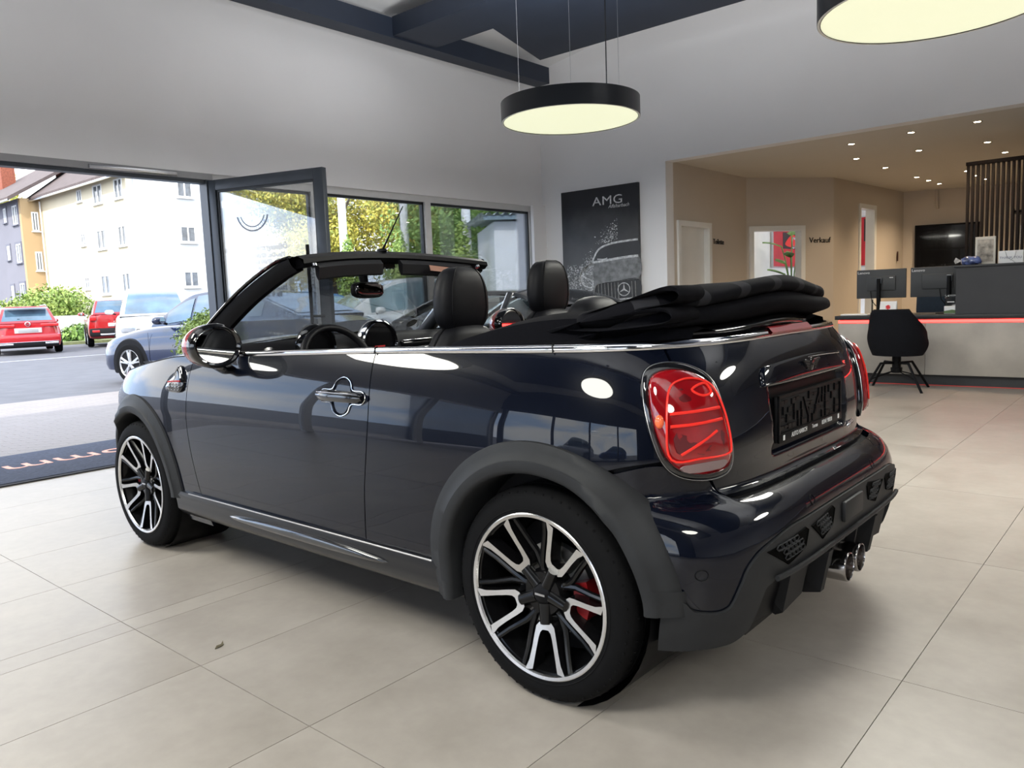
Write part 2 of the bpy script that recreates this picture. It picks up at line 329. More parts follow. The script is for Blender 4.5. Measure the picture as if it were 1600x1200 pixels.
def red_picture(c,right,wd,ht,label,car):
    o=empty('wall_picture',c); r=Vector((*right,0)); n=r.cross(Vector((0,0,1)))
    def pl(s0,s1,z0,z1,d0,d1,nm,mat):
        A=[r*s0+n*d0+Vector((0,0,z0)),r*s1+n*d0+Vector((0,0,z0)),r*s1+n*d0+Vector((0,0,z1)),r*s0+n*d0+Vector((0,0,z1))]
        return MB().prism(A,[p+n*(d1-d0) for p in A]).build(nm,mat,o)
    pl(-wd/2,wd/2,-ht/2,ht/2,0,.03,'canvas',m_red)
    for s0,s1,z0,z1 in ((-wd/2-.03,-wd/2,-ht/2-.03,ht/2+.03),(wd/2,wd/2+.03,-ht/2-.03,ht/2+.03),(-wd/2,wd/2,-ht/2-.03,-ht/2),(-wd/2,wd/2,ht/2,ht/2+.03)): pl(s0,s1,z0,z1,0,.045,'frame',m_steel)
    pl(-wd*.12,wd*.48,0,ht*.46,.03,.034,'dark_panel',M('dark_print',(.03,.02,.02),.5))
    if car:
        pts=catmull([(-.06,.09),(.1,.22),(.3,.3),(.5,.3),(.62,.2),(.62,.06),(.3,.04)],5)
        A=[r*float(p[0])+n*.036+Vector((0,0,float(p[1]))) for p in pts]; MB().prism(A,[p+n*.003 for p in A]).build('printed_car',M('bright_red_print',(.85,.05,.04),.4),o)
        h=MB(); h.tube([r*(.42+.11*math.cos(t))+n*.041+Vector((0,0,.14+.11*math.sin(t))) for t in np.linspace(0,2*math.pi,20)[:-1]],.02,6,closed=True); h.build('printed_wheel',m_steel,o)
    return tag(o,label,'picture')
red_picture((17.03,6.71,1.99),(1,0),1.42,.76,'red picture with a sports car seen through the office doorway',True)
red_picture((19.19,5.55,2.14),(0,-1),1.2,1.1,'red picture seen through the narrow office window',False)
# ---- other walls and ceiling
struct(MB().box(XL-.3,18.6,YF-.3,YF,0,ZC).build('wall_front',m_wall),'white wall behind the photographer')
w=MB(); w.box(XL-.3,XL,YF,-4.0,0,ZC); w.box(XL-.3,XL,-4.0,YW+.3,2.75,ZC); w.box(XL-.3,XL,-4,YW+.3,0,.12); wr=struct(w.build('wall_right',M('darkened_street_wall',(.05,.055,.065),.7,var=.05)),'unseen glazed street side wall, darkened for the paint reflections')  # unseen wall given a dark colour to deepen reflections in the car paint
for k,y in enumerate((-4.0,-1.2,1.6,4.4,7.2)): MB().box(XL-.2,XL-.08,y,y+.16,.12,2.75).build('mullion',m_anth,wr)
MB().box(XL-.15,XL-.142,-4,YW,.12,2.75).build('pane',m_glass,wr)
struct(MB().box(XL-.3,XB+.3,YF-.3,YW+.3,ZC,ZC+.2).build('ceiling',m_ceil),'white showroom ceiling behind dark beams')
# sloping white ceiling strip between wall and beams
struct(MB().prism([(XL,YW,4.45),(XL,YW,4.74),(XL,5.6,4.74)],[(XB,YW,4.45),(XB,YW,4.74),(XB,5.6,4.74)]).build('trim_6',m_ceil),'white sloping soffit above the long beam')
b=MB().box(XL,9.10,6.96,7.2,4.14,4.36)
struct(b.build('trim_7',m_beam),'long dark beam along the window wall ending at the corner')
struct(MB().box(6.21,6.87,YF,6.96,4.16,4.37).build('trim_8',m_beam),'dark cross beam meeting the long beam')
A=[(6.87,YF,4.165),(8.2,YF,4.165),(8.2,6.41,4.165),(6.87,6.03,4.165)]
struct(MB().prism(A,[(x,y,4.42) for x,y,z in A]).build('trim_9',m_beam),'wide dark roof beam in front of the back wall')
for k,(x,x2) in enumerate(((-3.2,-.6),(1.2,4.3))): struct(MB().box(x,x2,YF,5.9,4.165,4.42).build('trim_%d'%(10+k),m_beam),'unseen wide dark roof panel added over the near half of the hall, '+('street side' if k==0 else 'above the convertible'))  # unseen panels, added to darken what the car paint reflects
# ================================================================ LAMPS
m_diff=M('lamp_diffuser',(.45,.45,.36),.5,emit=.60,ecol=(.92,.94,.66),var=.02)
m_drum=M('lamp_drum_black',(.012,.014,.018),.35,var=.06)
def pendant(x,y,z,label,r=.6,h=.16,energy=64):
    o=empty('pendant_lamp',(x,y,z))
    MB().lathe([(r-.02,.0),(r,.0),(r,h),(r-.3,h+.005),(.0,h+.005)],72,axis='z').build('drum',m_drum,o)
    MB().lathe([(.0,.012),(r-.1,.012),(r-.012,.006)],72,axis='z').build('diffuser',m_diff,o)
    MB().lathe([(r-.016,-.001),(r-.008,-.004),(r-.001,-.001)],72,axis='z').build('rim',M('lamp_rim',(.75,.75,.72),.4),o)
    for k in range(3):
        a=2*math.pi*k/3+.6; MB().tube([(r*.8*math.cos(a),r*.8*math.sin(a),h),(r*.8*math.cos(a),r*.8*math.sin(a),ZC-z-.5)],.0022,5).build('suspension_wire',m_steel,o)
    a=-.35; MB().tube([(.1,0,h),(r*.55*math.cos(a),r*.55*math.sin(a),h+.02),(r*.66*math.cos(a),r*.66*math.sin(a),h+.12),(r*.67*math.cos(a),r*.67*math.sin(a),ZC-z-.5)],.006,6).build('power_cable',m_black,o)
    MB().lathe([(0,-.0),(.07,0),(.07,.04),(0,.04)],20,axis='z').xf(Matrix.Translation((r*.67*math.cos(a),r*.67*math.sin(a),ZC-z-.54))).build('ceiling_rose',m_drum,o)
    l=bpy.data.lights.new('lamp_light','AREA'); l.shape='DISK'; l.size=2*r-.06; l.energy=energy; l.color=(1,.985,.90); lo=bpy.data.objects.new('lamp_light',l); COL.objects.link(lo); lo.parent=o; lo.location=(0,0,-.008)
    l=bpy.data.lights.new('added_uplight','AREA'); l.shape='DISK'; l.size=2*r-.3; l.energy=energy*.9; l.color=(.94,.97,1); lo=bpy.data.objects.new('added_uplight',l); COL.objects.link(lo); lo.parent=o; lo.location=(0,0,h+.03); lo.rotation_euler=(math.pi,0,0)  # uplight added above the drum to brighten ceiling and upper walls
    return tag(o,label,'lamp','round pendant lamps')
pendant(5.67,4.12,2.66,'round black drum pendant lamp in front of the corner below the beams')
pendant(4.90,1.10,2.62,'round black drum pendant lamp cut off at the top right')
for (x,y,lb) in ((.2,4.6,'round black drum pendant lamp outside the view nearest the entrance'),(-.6,1.2,'round black drum pendant lamp outside the view above the photographer'),(-.6,-2.2,'round black drum pendant lamp outside the view in the rear street corner'),(4.9,-2.2,'round black drum pendant lamp outside the view to the right')): pendant(x,y,2.66,lb)
# ================================================================ RECESSED SPOTS
m_spot=M('spot_bulb',(1,.9,.7),.4,emit=30,ecol=(1,.86,.62)); m_ring=M('spot_ring',(.12,.09,.07),.35,metal=.6)
ring=MB().lathe([(.036,-.002),(.05,-.006),(.052,0)],20,axis='z').mesh('spot_ring',m_ring); bulb=MB().lathe([(0,-.004),(.034,-.003)],16,axis='z').mesh('spot_bulb',m_spot)
sp=[(10.33,3.23,'left spotlight in the front row'),(10.16,2.51,'middle spotlight in the front row'),(10.12,1.83,'right spotlight in the front row'),(11.57,3.55,'left spotlight in the second row'),(11.61,2.77,'middle spotlight in the second row'),(11.71,2.0,'right spotlight in the second row'),(12.84,3.52,'left spotlight in the third row'),(12.85,1.98,'right spotlight in the third row just above the slat partition'),(14.48,3.48,'nearest of the three spotlights in line before the far wall'),(15.13,3.45,'middle of the three spotlights in line before the far wall'),(15.81,3.43,'furthest of the three spotlights in line before the far wall'),(14.43,2.74,'spotlight at the left edge of the slat partition'),(15.2,2.73,'spotlight seen between the first slats of the partition'),(15.9,2.73,'furthest spotlight seen between the slats'),(11.0,.4,'spotlight outside the view over the desk')]
for k,(x,y,lb) in enumerate(sp):
    o=empty('recessed_spotlight',(x,y,2.885)); put('spot_ring',ring,o); put('spot_bulb',bulb,o)
    l=bpy.data.lights.new('spot_light','SPOT'); l.energy=42; l.color=(1,.76,.50); l.spot_size=2.1; l.spot_blend=.8; l.shadow_soft_size=.04; lo=bpy.data.objects.new('spot_light',l); COL.objects.link(lo); lo.parent=o; lo.location=(0,0,-.02)
    tag(o,lb+' of the alcove ceiling' if 'row' in lb and 'above' not in lb else lb,'spotlight','recessed alcove spotlights')
# ================================================================ GLASS DOOR (open leaf)
hx,hy=4.09,YW-.0; dx,dy=4.47-4.05,6.10-7.40; DL=math.hypot(dx,dy); da=math.atan2(dy,dx)
gd=empty('glass_door',(hx,hy,0),da)   # leaf along local +x, thickness local y
HD=2.42
f=MB(); fw=.085
f.box(0,fw,-.03,.03,.012,HD,.004); f.box(DL-fw-.02,DL,-.03,.03,.012,HD,.004); f.box(fw,DL-fw-.02,-.03,.03,HD-.10,HD,.004); f.box(fw,DL-fw-.02,-.03,.03,.012,.14,.004)
f.build('door_frame',m_anth,gd)
MB().box(fw-.01,DL-fw-.01,-.006,.006,.13,HD-.09).build('glass_pane',glass('door_glass',(.95,.96,.96),.8,.02),gd)
g=MB()
for a,b,c,d in ((fw,fw+.02,.14,HD-.1),(DL-fw-.04,DL-fw-.02,.14,HD-.1),(fw,DL-fw-.02,HD-.12,HD-.1),(fw,DL-fw-.02,.14,.16)): g.box(a,b,-.014,.014,c,d)
g.build('gasket',m_gasket,gd)
for s in (-1,1):
    h=MB(); xh=DL-.16; h.tube([(xh-.02,s*.085,.95),(xh-.02,s*.085,1.72)],.017,12); h.tube([(xh-.02,s*.085,1.05),(DL-.07,s*.03,1.05)],.012,8); h.tube([(xh-.02,s*.085,1.58),(DL-.07,s*.03,1.58)],.012,8); h.build('pull_handle',m_black,gd)
h=MB(); h.box(.02,.10,.03,.075,HD-.09,HD-.03,.006); h.box(.05,.62,.04,.06,HD-.07,HD-.05,.004); h.build('door_closer',m_steel,gd)
m_decal=M('door_lettering',(.03,.03,.03),.6); 
for t,z,s in (('Öffnungszeiten Werkstatt',1.73,.066),('Mo.-Do. 07:30 bis 17:00 Uhr',1.655,.054),('Fr. 07:30 bis 15:00 Uhr',1.595,.054),('Termine nach Vereinbarung',1.535,.054),('Öffnungszeiten Verkauf',1.41,.066),('Mo.-Do. 09:00 bis 18:00 Uhr',1.335,.054),('Fr. 09:00 bis 17:00 Uhr',1.275,.054)):
    place_text('lettering',text_mesh(t,s,m_decal,.0006,bold=.007,spacing=1.12),gd,(.49,.009,z),(-1,0,0),(0,0,1))
lg=MB(); arc=[(.49+.19*math.cos(t),.009,2.09+.19*math.sin(t)) for t in np.linspace(math.pi*1.08,math.pi*1.92,24)]; lg.tube(arc,.009,5)
arc=[(.49+.15*math.cos(t),.009,2.09+.15*math.sin(t)) for t in np.linspace(math.pi*1.1,math.pi*1.9,24)]; lg.tube(arc,.007,5); lg.build('round_emblem',m_decal,gd)
for k,ch in enumerate('AUTOHAUS'):
    t=math.pi*(1.80-.085*k); place_text('lettering',text_mesh(ch,.05,m_decal,.0006,bold=.003),gd,(.49+.17*math.cos(t),.009,2.09+.17*math.sin(t)),(math.sin(t),0,-math.cos(t)),(-math.cos(t),0,-math.sin(t)))
tag(gd,'open anthracite framed glass door with reversed opening hours lettering','door')
# ================================================================ DOORMAT
m_mat=M('mat_pile',(.055,.065,.10),.95,var=.25,vs=40,bump=.4,bs=700); m_matedge=M('mat_rubber',(.02,.02,.025),.7)
dm=empty('doormat',(2.2,6.71,0)); MB().box(-1.6,1.6,-.65,.65,.001,.012,.003).build('rubber_edge',m_matedge,dm)
MB().box(-1.56,1.56,-.61,.61,.010,.018,.003).build('pile',m_mat,dm)
place_text('lettering',text_mesh('willkommen',.40,M('mat_print',(.85,.45,.36),.9,var=.15,vs=60),.002,squash=1.15),dm,(.33,-.03,.0185),(-1,0,0),(0,-1,0))
tag(dm,'dark blue doormat with faded salmon welcome lettering at the entrance','doormat')
# ================================================================ POSTER
ps=empty('canvas_poster',(XB-.001,6.36,1.80)); pw,ph=1.30,1.70   # local: faces -X; right in view = -Y
m_can=bpy.data.materials.new('poster_print'); m_can.use_nodes=True
t=m_can.node_tree; p=t.nodes['Principled BSDF']; c=t.nodes.new('ShaderNodeTexCoord'); sx=t.nodes.new('ShaderNodeSeparateXYZ'); t.links.new(c.outputs['Object'],sx.inputs[0])
mr=t.nodes.new('ShaderNodeMapRange'); mr.inputs[1].default_value=-.9; mr.inputs[2].default_value=.9; t.links.new(sx.outputs['Z'],mr.inputs[0])
n=t.nodes.new('ShaderNodeTexNoise'); n.inputs['Scale'].default_value=3; n.inputs['Detail'].default_value=6; t.links.new(c.outputs['Object'],n.inputs['Vector'])
ad=t.nodes.new('ShaderNodeMath'); ad.operation='MULTIPLY_ADD'; ad.inputs[1].default_value=.35; t.links.new(n.outputs['Fac'],ad.inputs[0]); t.links.new(mr.outputs[0],ad.inputs[2])
r=t.nodes.new('ShaderNodeValToRGB'); e=r.color_ramp.elements; e[0].position=.2; e[0].color=(.17,.175,.18,1); e[1].position=1.05; e[1].color=(.014,.016,.022,1)
x=r.color_ramp.elements.new(.55); x.color=(.11,.113,.118,1)
t.links.new(ad.outputs[0],r.inputs[0]); t.links.new(r.outputs[0],p.inputs['Base Color']); p.inputs['Roughness'].default_value=.6
MB().box(-.05,0,-pw/2,pw/2,-ph/2,ph/2,.003).build('canvas',m_can,ps)
m_ink=M('poster_white_ink',(.62,.63,.64),.7,var=.35,vs=30); m_ink2=M('poster_grey_ink',(.22,.225,.23),.7,var=.4,vs=14)
def PP(u,v,o=.052): return (-o,pw/2-u*pw,ph/2-v*ph)      # u right 0..1, v down 0..1 as seen
def stroke(pts,r0=.006,mat=None,name='printed_line',n=5,closed=False): MB().tube([PP(*p) for p in catmull(pts,n,closed)],r0*1.5,4,closed=closed,flat=(1,.15),up=None).build(name,mat or m_ink,ps)
def flat(pts,mat,name,o=.0512,n=5):
    q=[PP(float(a),float(b),o) for a,b in catmull(pts,n)]; MB().prism(q,[(x+.002,y,z) for x,y,z in q]).build(name,mat,ps)
flat([(.24,.70),(.36,.64),(.52,.60),(.7,.585),(.99,.58),(.99,.76),(.62,.78),(.46,.80),(.40,.86),(.27,.82),(.21,.76)],m_ink2,'printed_bonnet')
flat([(.42,.60),(.50,.50),(.6,.47),(.8,.455),(.99,.45),(.99,.58),(.7,.585),(.5,.60)],M('poster_dark_glass',(.06,.062,.066),.6,var=.1),'printed_windscreen',.0514)
flat([(.41,.92),(.43,.83),(.49,.79),(.7,.775),(.99,.765),(.99,.915),(.7,.93),(.5,.935)],M('poster_dark_grille',(.05,.052,.055),.6,var=.1),'printed_grille',.0516)
stroke([(.40,.61),(.46,.53),(.53,.49),(.66,.465),(.82,.455),(.99,.45)],.009); stroke([(.40,.61),(.52,.605),(.66,.595),(.83,.585),(.99,.58)],.011)
stroke([(.23,.78),(.24,.70),(.30,.65),(.40,.615)],.008); stroke([(.41,.92),(.43,.83),(.49,.79),(.7,.775),(.99,.765)],.007); stroke([(.44,.935),(.65,.93),(.99,.915)],.006); stroke([(.22,.93),(.5,.955),(.99,.945)],.006)
stroke([(.25,.715),(.31,.735),(.40,.77),(.38,.82),(.27,.79)],.006,closed=True); stroke([(.47,.585),(.55,.59),(.6,.582)],.005)
stroke([(.23,.92),(.24,.90),(.40,.89),(.46,.915)],.006)
for k in range(12):
    u=.475+.043*k
    if abs(u-.80)>.065: stroke([(u,.79-.02*(u-.47)),(u+.006,.925-.01*(u-.47))],.006,name='printed_grille_bar',n=2)
cx,cy=.805,.845
MB().tube([PP(cx+.075*math.cos(a),cy+.052*math.sin(a)) for a in np.linspace(0,2*math.pi,33)[:-1]],.007,5,closed=True).build('star_emblem',m_ink,ps)
for a in (-math.pi/2,math.pi/6,5*math.pi/6):
    dxy=(math.cos(a),math.sin(a)); pe=(-dxy[1],dxy[0]); s=.012
    q=[PP(cx+pe[0]*s,cy+pe[1]*s*.7),PP(cx+dxy[0]*.073,cy+dxy[1]*.051),PP(cx-pe[0]*s,cy-pe[1]*s*.7)]; MB().prism(q,[(x+.004,y,z) for x,y,z in q]).build('star_ray',m_ink,ps)
place_text('lettering',text_mesh('AMG',.17,m_ink,.001,spacing=1.05,squash=1.35),ps,PP(.62,.115),(0,-1,0),(0,0,1))
place_text('lettering',text_mesh('Affalterbach',.07,m_ink,.001,shear=.3),ps,PP(.76,.165),(0,-1,0),(0,0,1))
dots=MB(); rr=random.Random(3)
for k in range(1500):
    t_=rr.random(); 
    if k%2: u=.06+.36*rr.random()**1.2; v=.62+.36*rr.random(); 
    else:
        u=.12+.62*t_; v=.82-.50*t_+rr.gauss(0,.055)
    if u>.95 or v<.26 or v>.985 or (u>.42 and v>.46): continue
    s=.0028+.010*rr.random()**3; a=rr.random()*3
    q=[PP(u+s*math.cos(a+j*1.57)*(1.6 if j%2 else .7)/pw,v+s*math.sin(a+j*1.57)/ph,.0513) for j in range(4)]; dots.prism(q,[(x+.001,y,z) for x,y,z in q])
d=dots.build('printed_splashes',m_ink,ps); d['kind']='stuff'
tag(ps,'dark canvas poster of a sports car with splashes on the white back wall','poster')
# ================================================================ RECEPTION
m_stone=M('stone_panel',(.40,.37,.33),.6,var=.14,vs=3,detail=7); m_top=M('black_counter',(.02,.021,.023),.4,var=.08); m_led=M('red_led',(1,.03,.02),.4,emit=7,ecol=(1,.03,.025))
m_darkdesk=M('anthracite_board',(.035,.036,.04),.55,var=.06)
rd=empty('reception_desk',(9.55,.4,0))
L0,L1=-3.6,2.72   # local y  (world -3.2 .. 3.12)
MB().box(.06,.7,L0,L1-.04,.0,.125).build('kick_board',m_darkdesk,rd)
yy=[L1,1.78,.56,-.66,-1.88,L0]
for a,b in zip(yy[1:],yy[:-1]): MB().box(.0,.03,a+.002,b-.002,.125,.70,.003).build('front_panel',m_stone,rd)
MB().box(.03,.7,L0,L1,.125,.70).build('carcass',m_darkdesk,rd)
MB().box(.012,.03,L0,L1,.705,.735).build('led_glow_strip',m_led,rd)
MB().box(.03,.68,L0,L1-.01,.70,.745).build('shadow_gap',m_darkdesk,rd)
MB().box(-.03,.78,L0,L1+.03,.745,.79,.004).build('counter_top',m_top,rd)
MB().box(.05,.66,L0,1.50,.79,1.29).build('raised_counter',m_darkdesk,rd)
MB().box(.03,.68,L0,1.52,1.29,1.315,.004).build('raised_top',m_top,rd)
MB().box(.052,.06,L0,L1,.002,.008).build('led_glow_strip',M('dim_red_glow',(.45,.06,.05),.4,emit=.12,ecol=(1,.08,.06)),rd)  # thin strip stands in for the LED's soft red glow at the floor
tag(rd,'long stone fronted reception desk with black top and red light strip','desk')
def monitor(y,label,rot=0,lx=.0,wd=.55):
    o=empty('monitor',(9.95,y,.79),rot); m_mon=M('monitor_plastic',(.045,.048,.052),.5,var=.06)
    MB().box(.0,.028,-wd/2,wd/2,.19,.53,.005).build('screen_housing',m_mon,o)
    MB().box(-.022,.0,-wd*.30,wd*.28,.28,.45,.008).build('rear_cover',m_mon,o)
    MB().box(.0281,.030,-wd/2+.01,wd/2-.01,.2,.52).build('display',m_gloss,o)
    MB().tube([(-.05,lx,.0),(-.05,lx,.42)],.024,12).build('stand_column',m_black,o); MB().box(-.06,-.01,lx-.03,lx+.03,.36,.43,.006).build('stand_joint',m_anth,o)
    MB().box(-.13,.10,lx-.12,lx+.12,0,.012,.004).build('stand_foot',m_black,o)
    MB().tube([(-.02,lx+.10,.28),(-.03,lx+.08,.16),(-.04,lx+.03,.1)],.005,6).build('cable',m_black,o)
    place_text('lettering',text_mesh('Lenovo',.042,m_whitetxt,.0006,squash=1.1),o,(-.0015,wd/2-.08,.495),(0,-1,0),(0,0,1))
    MB().box(-.0235,-.022,-.14,-.10,.425,.433).build('badge',m_whitetxt,o)
    return tag(o,label,'monitor','monitors on the reception desk')
monitor(2.76,'left monitor with its back turned above the black shell chair',lx=.01); monitor(2.16,'right monitor with its back turned beside the raised counter',rot=.04,lx=-.13)
# desk objects
def paper_card():
    o=empty('folded_card',(9.74,2.62,.79)); MB().prism([(-.03,-.09,0),(-.026,-.09,0),(.022,-.09,.155),(.018,-.09,.155)],[(-.03,.09,0),(-.026,.09,0),(.022,.09,.155),(.018,.09,.155)]).build('card',m_whitetxt,o)
    MB().prism([(.06,-.09,0),(.064,-.09,0),(.022,-.09,.155),(.018,-.09,.155)],[(.06,.09,0),(.064,.09,0),(.022,.09,.155),(.018,.09,.155)]).build('back_flap',m_whitetxt,o)
    r_=M('emblem_red',(.75,.02,.03),.5); B=lambda a,b:(-.031+.3095*b+.0,-a,b)
    # angular S emblem from two mirrored hooks
    hook=[(0,.115),(.028,.097),(.028,.093),(.012,.093),(-.004,.103),(-.012,.098),(.028,.075),(.014,.067),(-.026,.090),(-.026,.098)]
    for s in (1,-1):
        q=[(a*s,.0875+(b-.0875)*s) for a,b in hook]; A=[(-.0315+.32*b,-a,b) for a,b in q]; MB().prism(A,[(x-.001,y,z) for x,y,z in A]).build('emblem',r_,o)
    place_text('lettering',text_mesh('SUZUKI',.03,M('emblem_blue',(.02,.05,.3),.5),.0004),o,(-.0235,0,.028),(0,-1,0),(.3,0,.95))
    return tag(o,'white folded card with a red S emblem behind the shell chair','card')
paper_card()
o=empty('paper_stack',(9.78,2.98,.79)); MB().box(-.11,.11,-.15,.15,0,.012,.001).build('sheets',m_whitetxt,o); MB().box(-.09,.12,-.13,.16,.012,.015).build('top_sheet',M('paper_grey',(.6,.6,.6),.7),o); tag(o,'flat stack of white papers at the desk end','papers')
o=empty('tissue_box',(9.85,1.95,.79)); MB().box(-.06,.06,-.10,.10,0,.085,.004).build('box',m_whitetxt,o); MB().prism([(-.0605,-.1,.005),(-.0605,.1,.005),(-.0605,.1,.03),(-.0605,.02,.045),(-.0605,-.1,.025)],[(-.0615,-.1,.005),(-.0615,.1,.005),(-.0615,.1,.03),(-.0615,.02,.045),(-.0615,-.1,.025)]).build('green_band',M('green_print',(.12,.2,.08),.5),o); MB().ellip((0,0,.09),(.03,.05,.02)).build('tissue',m_whitetxt,o); tag(o,'white tissue box with a green band on the desk','tissue box')
o=empty('pen_cup',(9.8,1.76,.79)); MB().lathe([(0,0),(.042,0),(.045,.1),(.04,.1),(.038,.01)],20,axis='z').build('cup',M('navy_cup',(.01,.02,.06),.4),o)
place_text('lettering',text_mesh('T',.05,m_whitetxt,.0005),o,(-.0465,0,.06),(0,-1,0),(0,0,1)); MB().tube([(0,0,.02),(.01,.02,.16)],.004,6).build('pen',m_black,o); tag(o,'dark blue pen cup on the reception desk','cup')
o=empty('brochure_stand',(9.83,2.72-1.22,.79)); MB().box(-.04,.04,.43-.0,.55,0,.01).box(-.01,-.004,.43,.55,.0,.21).build('acrylic_holder',glass('acrylic',(.8,.82,.84),1,.05),o); MB().box(-.004,.004,.435,.545,.01,.2).build('leaflet',M('grey_leaflet',(.12,.125,.13),.4,var=.3,vs=20),o); MB().box(-.013,-.0105,.455,.525,.125,.135).build('printed_bar',m_whitetxt,o); tag(o,'grey leaflet in a clear stand beside the raised counter','leaflet stand')
o=empty('white_gadget',(9.78,1.98-.36,.79)); MB().box(-.05,.05,-.06,.06,0,.02,.006).build('base',m_whitetxt,o); MB().ellip((0,-.02,.05),(.018,.018,.05)).build('stem',m_whitetxt,o); tag(o,'small white desk gadget in front of the leaflet stand','gadget')
o=empty('desk_lamp_stem',(9.86,3.02-.19,.79)); MB().lathe([(0,0),(.05,0),(.05,.012),(.008,.018),(.006,.16),(0,.16)],16,axis='z').build('stem',m_black,o); MB().ellip((0,0,.165),(.01,.01,.012)).build('tip',m_black,o); tag(o,'thin black microphone stand on the desk','stand')
# office chair behind the desk
o=empty('task_chair',(10.75,2.32,0)); MB().ellip((0,0,.82),(.09,.24,.32),p=.6).build('backrest',M('dark_blue_mesh',(.012,.03,.06),.8,var=.1,vs=60),o); MB().box(-.25,.25,-.24,.24,.44,.52,.03).build('seat',m_black,o); MB().tube([(0,0,.05),(0,0,.44)],.03,10).build('column',m_black,o); MB().tube([(.09,0,.48),(.13,0,.6),(.09,0,.75)],.02,8).build('back_bracket',m_black,o)
for k in range(5): a=2*math.pi*k/5; MB().tube([(0,0,.07),(.3*math.cos(a),.3*math.sin(a),.05),(.3*math.cos(a),.3*math.sin(a),.0)],.018,6).build('leg',m_black,o)
tag(o,'dark blue backed task chair behind the reception desk','chair')
# items on the raised counter
o=empty('photo_frame',(9.88,1.68,1.315),.12); MB().box(0,.10,-.095,.095,.005,.30,.004).build('box_frame',M('cream_frame',(.72,.68,.6),.5,var=.04),o); MB().box(-.004,0,-.075,.075,.03,.27).build('picture',M('faded_photo',(.42,.37,.31),.5,var=.7,vs=14,detail=8),o); tag(o,'cream framed faded picture standing on the raised counter','picture frame')
o=empty('sweets_bag',(9.80,1.80,1.315)); g=MB(); g.ellip((0,0,.045),(.07,.10,.045),p=.8); 
for i,(a,b,c) in enumerate(g.v): g.v[i]=(a+.012*math.sin(60*b+40*c),b+.01*math.sin(70*a),max(0,c+.012*math.sin(50*a+65*b)))
g.build('bag',M('blue_foil',(.10,.14,.35),.2,coat=1,var=.7,vs=14),o); MB().prism([(0,.09,.05),(.02,.15,.09),(-.02,.16,.05),(0,.15,.02)],[(.004,.09,.05),(.024,.15,.09),(-.016,.16,.05),(.004,.15,.02)]).build('twist',M('clear_foil',(.4,.38,.36),.15,var=.5,vs=30),o); tag(o,'crumpled blue foil sweets bag on the raised counter','bag')
o=empty('gift_bag',(9.86,1.44,1.315),-.06); MB().box(0,.08,-.115,.115,0,.135,.003).build('bag',m_whitetxt,o); place_text('lettering',text_mesh('THANK YOU',.035,M('grey_print',(.2,.2,.3),.6),.0005),o,(-.001,0,.06),(0,-1,0),(0,0,1))
MB().tube([(-.004,.05,.13),(-.012,.03,.06),(-.012,-.02,.03),(-.01,-.05,.0)],.003,5).tube([(-.004,-.05,.13),(-.012,-.04,.07),(-.012,.0,.03)],.003,5).build('cord',M('grey_cord',(.45,.45,.45),.7),o); tag(o,'small white paper bag with grey cords on the raised counter','bag')
# slatted partition
sl_=empty('slat_partition',(10.62,2.02,0)); m_slat=M('dark_stained_slat',(.010,.006,.005),.6,spec=.2,var=.2,vs=8,stretch=(1,1,.1))
me=MB().box(-.02,.02,-.0135,.0135,.79,2.50,.002).mesh('slat',m_slat)
for k in range(32): put('slat',me,sl_,(0,-.02-.0505*k,0))
MB().box(-.035,.035,-1.64,.0,2.48,2.52,.002).build('top_rail',m_slat,sl_); MB().box(-.035,.035,-1.64,.0,.75,.79).build('bottom_rail',m_slat,sl_); MB().box(-.035,.035,-1.64,.0,0,.75).build('plinth',m_slat,sl_)
tag(sl_,'dark vertical slat partition behind the raised counter','partition')
sh=empty('glass_cabinet',(11.4,1.42,0)); c_=MB()
for x_ in (0,.4):
    for y_ in (-.9,.22): c_.box(x_,x_+.025,y_,y_+.025,0,2.0)
for z_ in (0,.9,1.4,1.95): c_.box(0,.425,-.9,.245,z_,z_+.03)
c_.build('frame',m_black,sh); MB().box(.004,.008,-.87,.22,.03,1.95).build('pane',m_glass,sh)
for k,y_ in enumerate((.05,-.12,-.3,-.5)): MB().box(.12,.26,y_-.06,y_+.06,1.43,1.55+.05*(k%2),.01).build('display_box',M('silver_box',(.55,.55,.56),.25,metal=.7),sh)
tag(sh,'black framed glass cabinet behind the slat partition','cabinet')
# shell chair
ch=empty('shell_chair',(9.12,2.36,0),-.14); m_vel=M('black_fabric',(.007,.0075,.010),.9,var=.15,vs=80,bump=.15,bs=900,spec=.15)
rows=[]
# wrap-around back: outline rises at the middle, drops to arms
for layer in (0,1):
    pass
NU=41
def shell(t,v,off):
    # t -1..1 around, v 0..1 height
    a=t*1.75; R=.285-off; top=.455*(1-.50*max(0,abs(t)-.46)/.54) if abs(t)>.46 else .455
    if abs(t)>.46: top=.455-.235*((abs(t)-.46)/.54)**.8
    z=.375+v*(top+.025); bl=.80+.24*math.sin(min(1,v*1.25+.08)*math.pi*.62)-.06*max(0,v-.5)
    return (-R*math.cos(a)*bl*.95+.02, R*1.06*math.sin(a)*bl*(1-.04*v),z)
outer=[[shell(-1+2*i/(NU-1),j/12,0) for j in range(13)] for i in range(NU)]; inner=[[shell(-1+2*i/(NU-1),j/12,.055) for j in range(12,-1,-1)] for i in range(NU)]
rows=[]
for i in range(NU):
    mid=[tuple((np.array(outer[i][-1])+np.array(inner[i][0]))/2+np.array([0,0,.022]))]; rows.append(outer[i]+mid+inner[i])
g=MB(); g.grid(rows,closed_v=True); n_=len(rows[0]); g.f.append(list(range(n_))); g.f.append([(NU-1)*n_+k for k in range(n_)][::-1]); g.build('shell_back',m_vel,ch,60)
MB().ellip((.03,0,.425),(.25,.24,.05),28,10,.8).build('seat_cushion',m_vel,ch)
